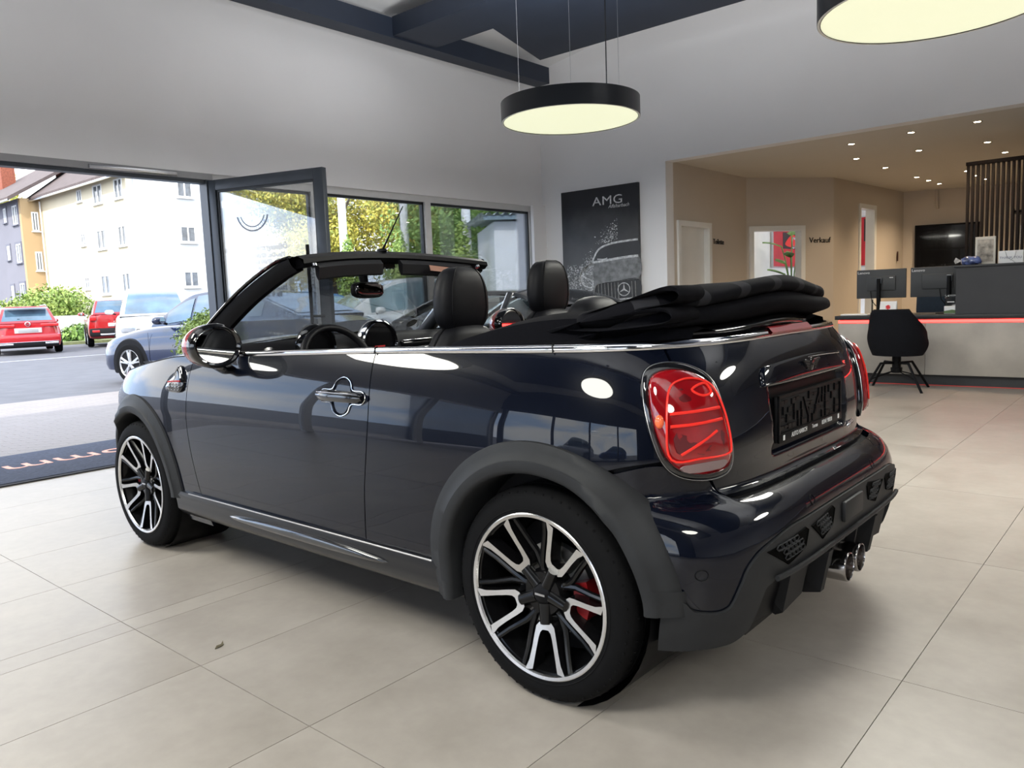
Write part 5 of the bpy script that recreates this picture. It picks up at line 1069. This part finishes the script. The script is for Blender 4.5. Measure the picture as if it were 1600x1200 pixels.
# 1 red estate, rear towards us
gcar('parked_car',(9.1,29.25,0),1.33,4.7,1.84,[(-2.35,.95),(-1.5,.96),(.8,.93),(1.4,.92),(2.1,.80),(2.35,.62)],[(-2.33,.97),(-2.2,1.2),(-2.02,1.43),(-1.4,1.49),(-.2,1.5),(.3,1.44),(1.25,.95)],.75,paint('bright_red_paint',(.36,.005,.009)),'bright red estate car parked with its rear to the showroom',tie([(-2.0,-1.15,.12,.85),(-1.05,-.1,.12,.88),(0,.75,.12,.85)],(.35,1.2),(-2.30,-2.04)),extra=wagon_extra,n_end=6)
# 2 small red off-roader
def jeep_extra(o,L,hw,bf):
    r=-L/2; boxpart(o,'rear_bumper',m_blackm,(r-.08,r+.2,-hw*.96,hw*.96,.38,.66),.05); boxpart(o,'skid_plate',m_steel,(r-.09,r+.1,-hw*.6,hw*.6,.40,.47),.02)
    for s in (1,-1):
        a,b=sorted((s*.62,s*.84)); boxpart(o,'tail_lamp',m_lampred,(r-.04,r+.1,a,b,.92,1.12),.04); a,b=sorted((s*.55,s*.78)); boxpart(o,'reflector',m_lampred,(r-.088,r,a,b,.52,.6),.01)
    boxpart(o,'number_plate',m_whitetxt,(r-.03,r,-.27,.27,.72,.83),.004)
gcar('parked_car',(12.55,30.6,0),1.24,4.2,1.80,[(-2.1,1.12),(.6,1.10),(1.1,1.06),(1.9,.98),(2.1,.8)],[(-2.1,1.14),(-2.05,1.4),(-1.95,1.62),(-1,1.68),(.2,1.68),(.5,1.62),(1.0,1.1)],.6,paint('signal_red_paint',(.36,.008,.008)),'small red off-roader parked beyond the white van',tie([(-1.85,-1.0,.12,.85),(-.9,-.05,.12,.88),(.05,.5,.12,.85)],(.55,.95),(-2.09,-1.97)),extra=jeep_extra,rw=.36,zb=.28,n_end=9)
# 3 white van, front towards us
def van_extra(o,L,hw,bf):
    f=L/2; boxpart(o,'front_bumper',m_blackm,(f-.2,f+.05,-hw*.95,hw*.95,.25,.50),.05); boxpart(o,'grille',m_black,(f-.05,f+.03,-.5,.5,.58,.74),.02)
    for s in (1,-1): a,b=sorted((s*.52,s*.86)); boxpart(o,'headlamp',m_lampclear,(f-.22,f+.02,a,b,.66,.86),.04)
    boxpart(o,'number_plate',m_whitetxt,(f+.05,f+.06,-.27,.27,.40,.51),.004); MB().tube([(f-1.02,-.6,1.13),(f-1.0,.1,1.16)],.012,6).build('wiper',m_black,o)
gcar('parked_van',(10.15,22.0,0),-H90-.40,4.4,1.98,[(-2.2,1.12),(.9,1.12),(1.3,1.05),(2.0,.92),(2.2,.70)],[(-2.19,1.14),(-2.15,1.5),(-2.05,1.80),(-1,1.84),(.3,1.82),(.6,1.72),(1.35,1.07)],.95,paint('white_van_paint',(.55,.55,.55)),'white van parked facing the showroom behind the dark blue saloon',tie([(.0,.75,.12,.85)],(.62,1.30),(-2.18,-2.08)),extra=van_extra,rw=.32,n_end=8)
# 4 dark blue saloon, side on
def sal_extra(o,L,hw,bf):
    f=L/2; boxpart(o,'front_apron',m_gloss,(f-.30,f-.01,-hw*.6,hw*.6,.24,.36),.04); boxpart(o,'grille',m_black,(f-.06,f+.02,-.42,.42,.42,.66),.04)
    for s in (1,-1): MB().ellip((f-.34,s*.66,.64),(.20,.13,.07),16,8,.8).build('headlamp',m_lampclear,o); MB().tube([(-1.5,s*(hw*.86),.97),(.3,s*(hw*.86+.01),.945)],.008,5).build('chrome_strip',m_chrome,o); MB().tube([(-1.3,s*(hw+.003),.40),(1.2,s*(hw+.003),.36)],.02,6).build('side_skirt',m_gloss,o)
gcar('parked_car',(6.78,11.75,0),1.84,4.7,1.82,[(-2.35,.90),(-1.7,1.02),(-1.0,.99),(.5,.95),(.95,.93),(2.0,.74),(2.35,.55)],[(-1.95,1.02),(-1.5,1.18),(-.8,1.40),(-.2,1.45),(.2,1.42),(1.05,.95)],.62,paint('dark_blue_metallic',(.004,.010,.036),.0),'dark blue saloon parked side on outside the entrance',tie([(-1.25,-.55,.15,.85),(-.48,.15,.12,.88),(.2,.72,.12,.82)],(.28,1.0),(-1.85,-1.0)),extra=sal_extra,rw=.33,axles=(-1.42,1.45))
# 5 silver and white cars beyond the windows
gcar('parked_car',(9.95,11.5,0),math.pi-.30,4.1,1.80,[(-2.05,.92),(-1.2,1.02),(.5,.95),(1.0,.97),(1.8,.84),(2.05,.6)],[(-2.0,.97),(-1.75,1.24),(-1.2,1.5),(-.3,1.62),(.1,1.6),(.35,1.53),(1.2,1.0)],.72,paint('pale_silver_paint',(.84,.88,.89),.0),'pale silver hatchback seen through the shop window',tie([(-1.6,-1.05,.18,.8),(-.98,-.1,.12,.86),(-.05,.8,.12,.85)],(.42,1.15),(-1.96,-1.5)),glassmat=m_tintl)
gcar('parked_car',(12.6,9.1,0),math.pi-.1,4.2,1.78,[(-2.1,.95),(.6,.98),(1.1,.95),(1.9,.8),(2.1,.6)],[(-2.08,1.0),(-1.9,1.3),(-1.4,1.52),(-.2,1.58),(.3,1.5),(1.1,.97)],.7,paint('white_car_paint',(.86,.87,.88)),'white car seen through the right shop window by the shed',tie([(-1.7,-.9,.15,.85),(-.8,.1,.12,.86),(.15,.75,.12,.85)],(.4,1.05),(-2.06,-1.7)),glassmat=m_tintl)
gcar('parked_car',(9.4,14.9,0),math.pi+.1,4.3,1.8,[(-2.15,.92),(.5,.96),(1.0,.95),(1.9,.8),(2.15,.6)],[(-2.1,.95),(-1.85,1.2),(-1.3,1.42),(-.4,1.48),(.1,1.46),(1.2,.97)],.72,paint('light_blue_paint',(.05,.19,.38),.1),'light blue hatchback parked in the second row outside',tie([(-1.6,-.9,.15,.85),(-.8,.1,.12,.86),(.15,.75,.12,.85)],(.3,1.1),(-2.06,-1.6)),glassmat=m_tintl)
def cou_extra(o,L,hw,bf):
    f=L/2
    for s in (1,-1): MB().ellip((f-.2,s*.66,.62),(.16,.14,.08),16,8,.8).build('headlamp',m_lampclear,o); MB().ellip((-f+.08,s*.62,.72),(.08,.2,.06),16,8,.8).build('tail_lamp',m_lampred,o)
gcar('sports_coupe',(6.45,5.08,0),H90,4.45,1.88,[(-2.22,.70),(-1.5,.80),(-.9,.87),(.2,.89),(.7,.88),(1.8,.72),(2.22,.52)],[(-1.5,.78),(-.75,.98),(-.48,1.10),(.08,1.235),(.6,1.245),(.95,1.17),(1.78,.82)],1.1,paint('black_car_paint',(.010,.012,.015)),'low black sports coupe parked beyond the convertible by the windows',tie([(-.58,-.10,.15,.85),(-.02,1.25,.10,.85)],(.98,1.72),(-1.4,-.62)),rw=.34,open_cabin=(-.55,.92),extra=cou_extra,glassmat=glass('coupe_glass',(.55,.62,.60),1.,.10))
# reflected street side behind the photographer
for k,(y,c,nm) in enumerate(((-1.5,(.03,.08,.22),'street_blue'),(3.6,(.55,.56,.58),'street_silver'))):
    gcar('parked_car',(-9.2,y,0),H90,4.4,1.8,[(-2.2,.92),(.5,.96),(1.0,.95),(1.9,.8),(2.2,.6)],[(-2.1,.95),(-1.85,1.2),(-1.3,1.42),(-.4,1.48),(.1,1.46),(1.2,.97)],.72,paint(nm,c),('blue' if k==0 else 'silver')+' car parked on the street side behind the photographer',tie([(-1.6,-.9,.15,.85),(-.8,.1,.12,.86),(.15,.75,.12,.85)],(.3,1.1),(-2.06,-1.6)))
# ================================================================ GROUND OUTSIDE
m_asph=M('asphalt',(.105,.105,.115),.9,var=.12,vs=2.5,bump=.2,bs=150,detail=8)
struct(MB().box(-60,90,12.1,110,-.25,-.012).box(-60,XL-.3,-40,12.1,-.25,-.012).build('asphalt_yard',m_asph),'grey asphalt yard and street outside')
m_pav=M('pale_paver',(.25,.225,.212),.85,var=.10,vs=9); m_pavbed=bpy.data.materials.new('paver_field'); m_pavbed.use_nodes=True
t=m_pavbed.node_tree; p=t.nodes['Principled BSDF']; c=t.nodes.new('ShaderNodeTexCoord'); br=t.nodes.new('ShaderNodeTexBrick'); br.inputs['Color1'].default_value=(.25,.225,.212,1); br.inputs['Color2'].default_value=(.225,.20,.19,1); br.inputs['Mortar'].default_value=(.18,.165,.15,1); br.inputs['Scale'].default_value=1; br.inputs['Brick Width'].default_value=.2; br.inputs['Row Height'].default_value=.1; br.inputs['Mortar Size'].default_value=.004
t.links.new(c.outputs['Object'],br.inputs['Vector']); t.links.new(br.outputs['Color'],p.inputs['Base Color']); p.inputs['Roughness'].default_value=.85
pv=struct(MB().box(XL-.3,30,YW,12.1,-.25,-.010).build('pavement',m_pavbed),'pale block paved strip in front of the entrance')
pm=MB().box(-.0985,.0985,-.0485,.0485,-.02,0).mesh('paver',m_pav)
k=0
for j in range(20):
    for i in range(15):
        if k<300: put('paver',pm,pv,(1.95+.2*i+(.1 if j%2 else 0),YW+.06+.1*j,-.002)); k+=1
for (x,y,w_,l_) in ((5.6,20.2,.12,4.8),(1.2,23.6,9.0,.12)): struct(MB().box(x,x+w_,y,y+l_,-.012,-.008).build('road_marking',M('faded_line',(.45,.45,.45),.8,var=.2,vs=20)),'faded white parking line on the asphalt')
struct(MB().box(11.0,19,33.5,47,-.012,.10).build('kerb_bed',M('dry_grass',(.18,.20,.09),.95,var=.3,vs=6)),'grass strip in front of the flats')
struct(MB().box(9.6,20.6,36.0,36.25,0,1.15).build('garden_wall',M('rendered_wall',(.5,.48,.44),.9,var=.03)),'low pale garden wall behind the parked cars')
# ================================================================ FLATS
m_cream=M('cream_render',(.66,.58,.42),.9,var=.03,vs=.6); m_whiter=M('white_render',(.58,.575,.555),.9,var=.03,vs=.6); m_grey=M('lilac_grey_render',(.20,.195,.22),.9,var=.04,vs=.6); m_beige=M('apricot_render',(.46,.32,.17),.9,var=.04,vs=.6)
m_roof=M('roof_tiles',(.10,.075,.068),.85,var=.15,vs=3); m_wf=M('white_window_frame',(.8,.8,.8),.4); m_wp=M('flat_window_pane',(.09,.10,.11),.08,var=.5,vs=2,spec=.8); m_brick=M('chimney_brick',(.26,.08,.045),.9,var=.25,vs=8); m_surr=M('grey_surround',(.16,.16,.19),.8)
BX,BY=20.67,46.9
def win(o,axis,plane,a,b,z0,z1,surr=None):
    """a..b along the facade, axis 'x' = facade faces -X (runs along y), 'y' = faces -Y"""
    def bx(g,a_,b_,c_,d_,o0,o1): return g.box(plane-o1,plane-o0,a_,b_,c_,d_) if axis=='x' else g.box(a_,b_,plane-o1,plane-o0,c_,d_)
    f=MB(); fw=.09
    for q in ((a,a+fw,z0,z1),(b-fw,b,z0,z1),(a+fw,b-fw,z1-fw,z1),(a+fw,b-fw,z0,z0+fw),((a+b)/2-.04,(a+b)/2+.04,z0+fw,z1-fw)): bx(f,*q,-.10,.03)
    w=f.build('window',m_wf,o); bx(MB(),a+fw,b-fw,z0+fw,z1-fw,-.06,-.02).build('pane',m_wp,w); bx(MB(),a-.08,b+.08,z0-.08,z0,.0,.14).build('sill',m_whiter if not surr else surr,w)
    if surr:
        s=MB()
        for q in ((a-.14,a,z0-.1,z1+.14),(b,b+.14,z0-.1,z1+.14),(a,b,z1,z1+.14)): bx(s,*q,-.02,.05)
        s.build('surround',surr,w)
fb=empty('apartment_block',(0,0,0))
def wall_holes(o,axis,plane,a0,a1,z0,z1,holes,mat,th=.35,name='facade'):
    g=MB(); av=sorted({a0,a1,*[h[0] for h in holes],*[h[1] for h in holes]}); zv=sorted({z0,z1,*[h[2] for h in holes],*[h[3] for h in holes]})
    for i in range(len(av)-1):
        for j in range(len(zv)-1):
            ca,cz=(av[i]+av[i+1])/2,(zv[j]+zv[j+1])/2
            if any(h[0]<ca<h[1] and h[2]<cz<h[3] for h in holes): continue
            if axis=='x': g.box(plane,plane+th,av[i],av[i+1],zv[j],zv[j+1])
            else: g.box(av[i],av[i+1],plane,plane+th,zv[j],zv[j+1])
    return g.build(name,mat,o,20)
hl=[]
for (z0,z1) in ((7.87,9.03),(5.12,6.32),(2.35,3.56)):
    hl+=[(47.35,48.45,z0,z1),(50.2,51.5,z0,z1),(53.25,53.98,z0+.42,z1)]
wall_holes(fb,'x',BX,BY,60.3,-.2,9.35,hl,m_cream)
for h in hl: win(fb,'x',BX,*h)
hg=[(23.7,24.7,8.06,9.08),(23.7,24.72,5.33,6.35),(23.7,24.7,2.6,3.6),(28.2,29.2,8.06,9.08),(28.2,29.2,5.33,6.35),(28.2,29.2,2.6,3.6)]
wall_holes(fb,'y',BY,BX+.35,31.6,-.2,9.35,hg,m_whiter)
for h in hg: win(fb,'y',BY,*h)
xm=(BX+31.6)/2
MB().prism([(BX,BY,9.35),(31.6,BY,9.35),(xm,BY,13.6)],[(BX,BY+.35,9.35),(31.6,BY+.35,9.35),(xm,BY+.35,13.6)]).build('gable',m_whiter,fb,20)
for nm,A in (('roof_slope',[(BX-.7,BY-.4,8.98),(BX-.7,61,8.98),(xm,61,13.8),(xm,BY-.4,13.8)]),('roof_slope',[(32.3,BY-.4,8.98),(32.3,61,8.98),(xm,61,13.8),(xm,BY-.4,13.8)])): MB().prism(A,[(x,y,z+.25) for x,y,z in A]).build(nm,m_roof,fb,20)
MB().tube([(BX-.72,BY-.4,9.0),(BX-.72,61,9.0)],.07,8).build('gutter',m_steel,fb); MB().tube([(BX-.12,60.1,9.0),(BX-.12,60.1,0)],.05,8).build('downpipe',m_wf,fb); MB().tube([(BX+.45,BY-.08,9.2),(BX+.45,BY-.08,0)],.04,8).build('downpipe',m_wf,fb)
MB().box(23.3,24.3,63.0,64.4,10.8,13.4).build('chimney',m_brick,fb) ; MB().box(31.2,31.6,BY,61,-.2,9.35).box(BX,31.6,60.9,61.2,-.2,9.35).build('rear_walls',m_whiter,fb)
for x,y,z in ((22.3,56,10.55),(21.9,52,10.2),(23,59,11.2)): MB().tube([(x,y,z-.3),(x,y,z+.5)],.06,8).build('vent_pipe',m_wf,fb)
tag(fb,'cream and white three storey block of flats across the yard','building')
gb=empty('grey_block',(0,0,0))
hb=[(20.02,20.45,7.0,8.3),(20.02,20.45,4.3,5.6),(20.02,20.45,1.6,2.9)]
wall_holes(gb,'y',60.3,19.4,BX-.001,-.2,9.2,hb,m_beige)
for h in hb: win(gb,'y',60.3,*h)
hh=[(60.9,61.9,7.5,8.8),(60.9,61.9,4.9,6.2),(60.9,61.9,2.2,3.5),(63.1,63.7,7.8,8.8),(63.1,63.7,5.2,6.2),(63.1,63.7,2.4,3.4),(66.2,67.2,7.5,8.8),(66.2,67.2,4.9,6.2)]
wall_holes(gb,'x',19.4,60.66,76,-.2,9.2,hh,m_grey)
for h in hh: win(gb,'x',19.4,*h,surr=m_surr)
A=[(18.5,59.7,8.9),(18.5,76,8.9),(26.1,76,13.6),(26.1,59.7,13.6)]; MB().prism(A,[(x,y,z+.25) for x,y,z in A]).build('roof_slope',m_roof,gb,20); MB().box(22.2,23.2,72.5,74,11.0,13.3).build('chimney',m_brick,gb); MB().box(19.8,26,75.6,76,-.2,9.2).build('rear_wall',m_grey,gb)
MB().tube([(18.5,59.7,8.95),(18.5,76,8.95)],.07,8).build('gutter',m_steel,gb)
tag(gb,'lilac grey and apricot block of flats at the left edge','building')
# shed beyond the right window
sd=empty('metal_shed',(12.9,11.5,0),-.70); m_shed=M('white_sheet_metal',(.88,.89,.90),.4,var=.02)
MB().box(0,4.5,0,3.0,0,2.82).build('body',m_shed,sd)
for k in range(9): MB().box(.02+.5*k,.06+.5*k,-.012,.0,0,2.82).build('wall_rib',m_shed,sd)
rows=[[(x,y,2.95+.035*math.sin(x*2*math.pi/.18)+.06*y/3) for y in (-.3,3.2)] for x in np.arange(-.3,4.8,.03)]
rows2=[[(x,y,z+.02) for x,y,z in r] for r in rows]; g=MB().grid(rows); g.grid(rows2); g.build('corrugated_roof',M('roof_sheet',(.55,.62,.66),.35,metal=.3),sd,60); MB().box(-.25,4.7,-.26,-.2,2.84,2.92).build('fascia',M('shed_fascia',(.25,.33,.38),.5),sd)
tag(sd,'white sheet metal shed with corrugated roof outside the right window','shed')
# flagpoles
for x,y,l in ((13.9,18.1,'leftmost white flagpole seen through the window beside the door'),(15.05,16.8,'middle white flagpole beside the aerial of the convertible'),(14.75,14.1,'right white flagpole in front of the tall hedge')):
    o=empty('flagpole',(x,y,0)); MB().tube([(0,0,0),(0,0,8.5)],[.13,.09],14).build('pole',m_whitetxt,o); MB().ellip((0,0,8.55),(.1,.1,.1)).build('finial',m_whitetxt,o); MB().lathe([(0,0),(.22,0),(.22,.1),(.13,.12)],16,axis='z').build('base',m_whitetxt,o); tag(o,l,'flagpole','flagpoles')
# ================================================================ PLANTS
def leaves(blobs,n,size,seed,flatten=1.):
    r=np.random.default_rng(seed); vol=np.array([b[3]*b[4]*b[5] for b in blobs])**.8; cnt=(n*vol/vol.sum()).astype(int); V=[]; 
    for b,c in zip(blobs,cnt):
        d=r.normal(size=(c,3)); d/=np.linalg.norm(d,axis=1,keepdims=True); rad=r.random(c)**(.30); P=np.array(b[:3])+d*rad[:,None]*np.array(b[3:6])*(1+.10*r.normal(size=(c,1)))
        n_=d+.7*r.normal(size=(c,3)); n_/=np.linalg.norm(n_,axis=1,keepdims=True); t_=np.cross(n_,r.normal(size=(c,3))); t_/=np.linalg.norm(t_,axis=1,keepdims=True); q_=np.cross(n_,t_)
        s=size*(.6+.8*r.random((c,1))); V.append(np.stack([P-t_*s,P+q_*s*.55,P+t_*s,P-q_*s*.55],1))
    V=np.concatenate(V).reshape(-1,3); me=bpy.data.meshes.new('foliage'); me.from_pydata(V.tolist(),[],np.arange(len(V)).reshape(-1,4).tolist()); return me
def leafmat(name,c1,c2,c3=None):
    m=bpy.data.materials.new(name); m.use_nodes=True; t=m.node_tree; p=t.nodes['Principled BSDF']; c=t.nodes.new('ShaderNodeTexCoord'); n=t.nodes.new('ShaderNodeTexNoise'); n.inputs['Scale'].default_value=2.5; n.inputs['Detail'].default_value=6; t.links.new(c.outputs['Object'],n.inputs['Vector'])
    r=t.nodes.new('ShaderNodeValToRGB'); e=r.color_ramp.elements; e[0].position=.35; e[0].color=(*c1,1); e[1].position=.68; e[1].color=(*c2,1); t.links.new(n.outputs['Fac'],r.inputs[0]); t.links.new(r.outputs[0],p.inputs['Base Color']); p.inputs['Roughness'].default_value=.6
    try: p.inputs['Subsurface Weight'].default_value=0
    except Exception: pass
    return m
m_aut=leafmat('autumn_leaves',(.24,.29,.05),(.75,.60,.10)); m_grn=leafmat('hedge_leaves',(.11,.22,.05),(.33,.48,.12)); m_cyp=leafmat('conifer_leaves',(.22,.36,.08),(.48,.58,.15)); m_bush=leafmat('bush_leaves',(.12,.20,.03),(.35,.42,.10)); m_bark=M('bark',(.10,.075,.055),.9,var=.3,vs=12)
def tree(nm,loc,blobs,n,size,seed,mat,label,trunk,cat='tree',group=None):
    o=empty(nm,loc); me=leaves(blobs,n,size,seed); me.materials.append(mat); f=put('foliage',me,o); f['kind']='stuff'
    if trunk:
        tb=MB().tube([(0,0,0),(.05,.03,trunk*.5),(0,0,trunk)],[.22*trunk/4,.17*trunk/4,.08*trunk/4],10)
        for k in range(5): a=k*1.3; tb.tube([(0,0,trunk*(.5+.08*k)),(.9*math.cos(a)*trunk/4,.9*math.sin(a)*trunk/4,trunk*(.8+.1*k))],[.07*trunk/4,.03*trunk/4],6)
        tb.build('trunk',m_bark,o)
    return tag(o,label,cat,group)
def crown(r,cx,cy,cz,R,k,seed):
    g=random.Random(seed); return [(cx+R*.75*g.uniform(-1,1),cy+R*.75*g.uniform(-1,1),cz+R*.55*g.uniform(-1,1),r*g.uniform(.7,1.1),r*g.uniform(.7,1.1),r*g.uniform(.6,.95)) for _ in range(k)]
tree('autumn_tree',(18.6,25.0,0),crown(1.6,0,0,4.6,3.4,15,1),50000,.065,1,m_aut,'yellowing autumn tree nearest the open door',4.5)
tree('autumn_tree',(21.6,21.6,0),crown(1.6,0,0,4.7,3.2,15,2),50000,.065,2,m_aut,'yellowing autumn tree behind the middle flagpole',4.5)
tree('ivy_tree',(17.0,16.4,0),crown(1.35,0,0,2.5,2.3,13,4)+[(0,0,1.2,2.1,1.9,1.5),(-.9,.8,3.3,1.2,1.2,1.1)],34000,.055,4,m_grn,'dense green ivy clad tree outside the right window',2.5)
tree('ivy_tree',(19.4,15.0,0),crown(1.3,0,0,2.4,2.0,9,14)+[(0,0,1.2,1.8,1.8,1.4)],20000,.06,15,m_grn,'dense green bushy tree behind the shed corner',2.5)
for k,(x,y,h,l) in enumerate(((12.05,15.55,2.75,'slim conifer below the leftmost flagpole'),(12.9,14.6,2.8,'slim conifer beside the middle flagpole'),(13.2,12.75,3.0,'slim conifer in front of the ivy clad tree'))):
    tree('slim_conifer',(x,y,0),[(0,0,h*.25,.38,.38,h*.28),(0,0,h*.55,.30,.30,h*.28),(0,0,h*.82,.17,.17,h*.2)],5200,.04,20+k,m_cyp,l,1.0,group='slim conifers')
tree('round_bush',(4.93,9.18,0),[(0,0,.68,.42,.42,.44),(.05,.05,.86,.33,.33,.28),(-.15,0,.5,.3,.3,.3)],15000,.021,31,m_bush,'round clipped green bush outside next to the door post',.3,'bush')
tree('yard_bush',(15.1,44.6,0),[(0,0,1.5,1.5,1.5,1.15),(.9,-.5,1.6,1.1,1.1,1.0),(-1.0,.4,1.3,1.0,1.0,.9)],9000,.08,32,m_bush,'wide clipped bush in front of the flats behind the red estate',.8,'bush')
tree('yard_bush',(13.2,46.0,0),[(0,0,1.1,1.2,1.2,.9)],2500,.11,33,m_bush,'small clipped bush at the left edge by the grey flats',.6,'bush')
tree('autumn_tree',(24.5,95.0,0),crown(2.6,0,0,12,4.6,10,40),4000,.35,41,m_aut,'distant yellow tree rising behind the chimneys',11)
tree('grass_tuft',(12.9,34.6,0),[(0,0,.35,.9,.3,.45)],900,.09,44,m_grn,'overgrown green weeds by the garden wall',None,'plant')

lf=MB().prism([(-.022,0,.001),(-.006,.008,.004),(.012,.006,.002),(.026,.010,.008),(.014,-.004,.001),(-.004,-.007,.003)],[(-.022,0,.003),(-.006,.008,.006),(.012,.006,.004),(.026,.010,.010),(.014,-.004,.003),(-.004,-.007,.005)]).build('dry_leaf',M('dry_leaf_brown',(.10,.085,.05),.8,var=.3,vs=80)); lf.location=(1.262,2.462,.0); lf.rotation_euler=(0,0,.3)
tag(lf,'tiny dry leaf lying on the floor tiles left of the rear wheel','leaf')
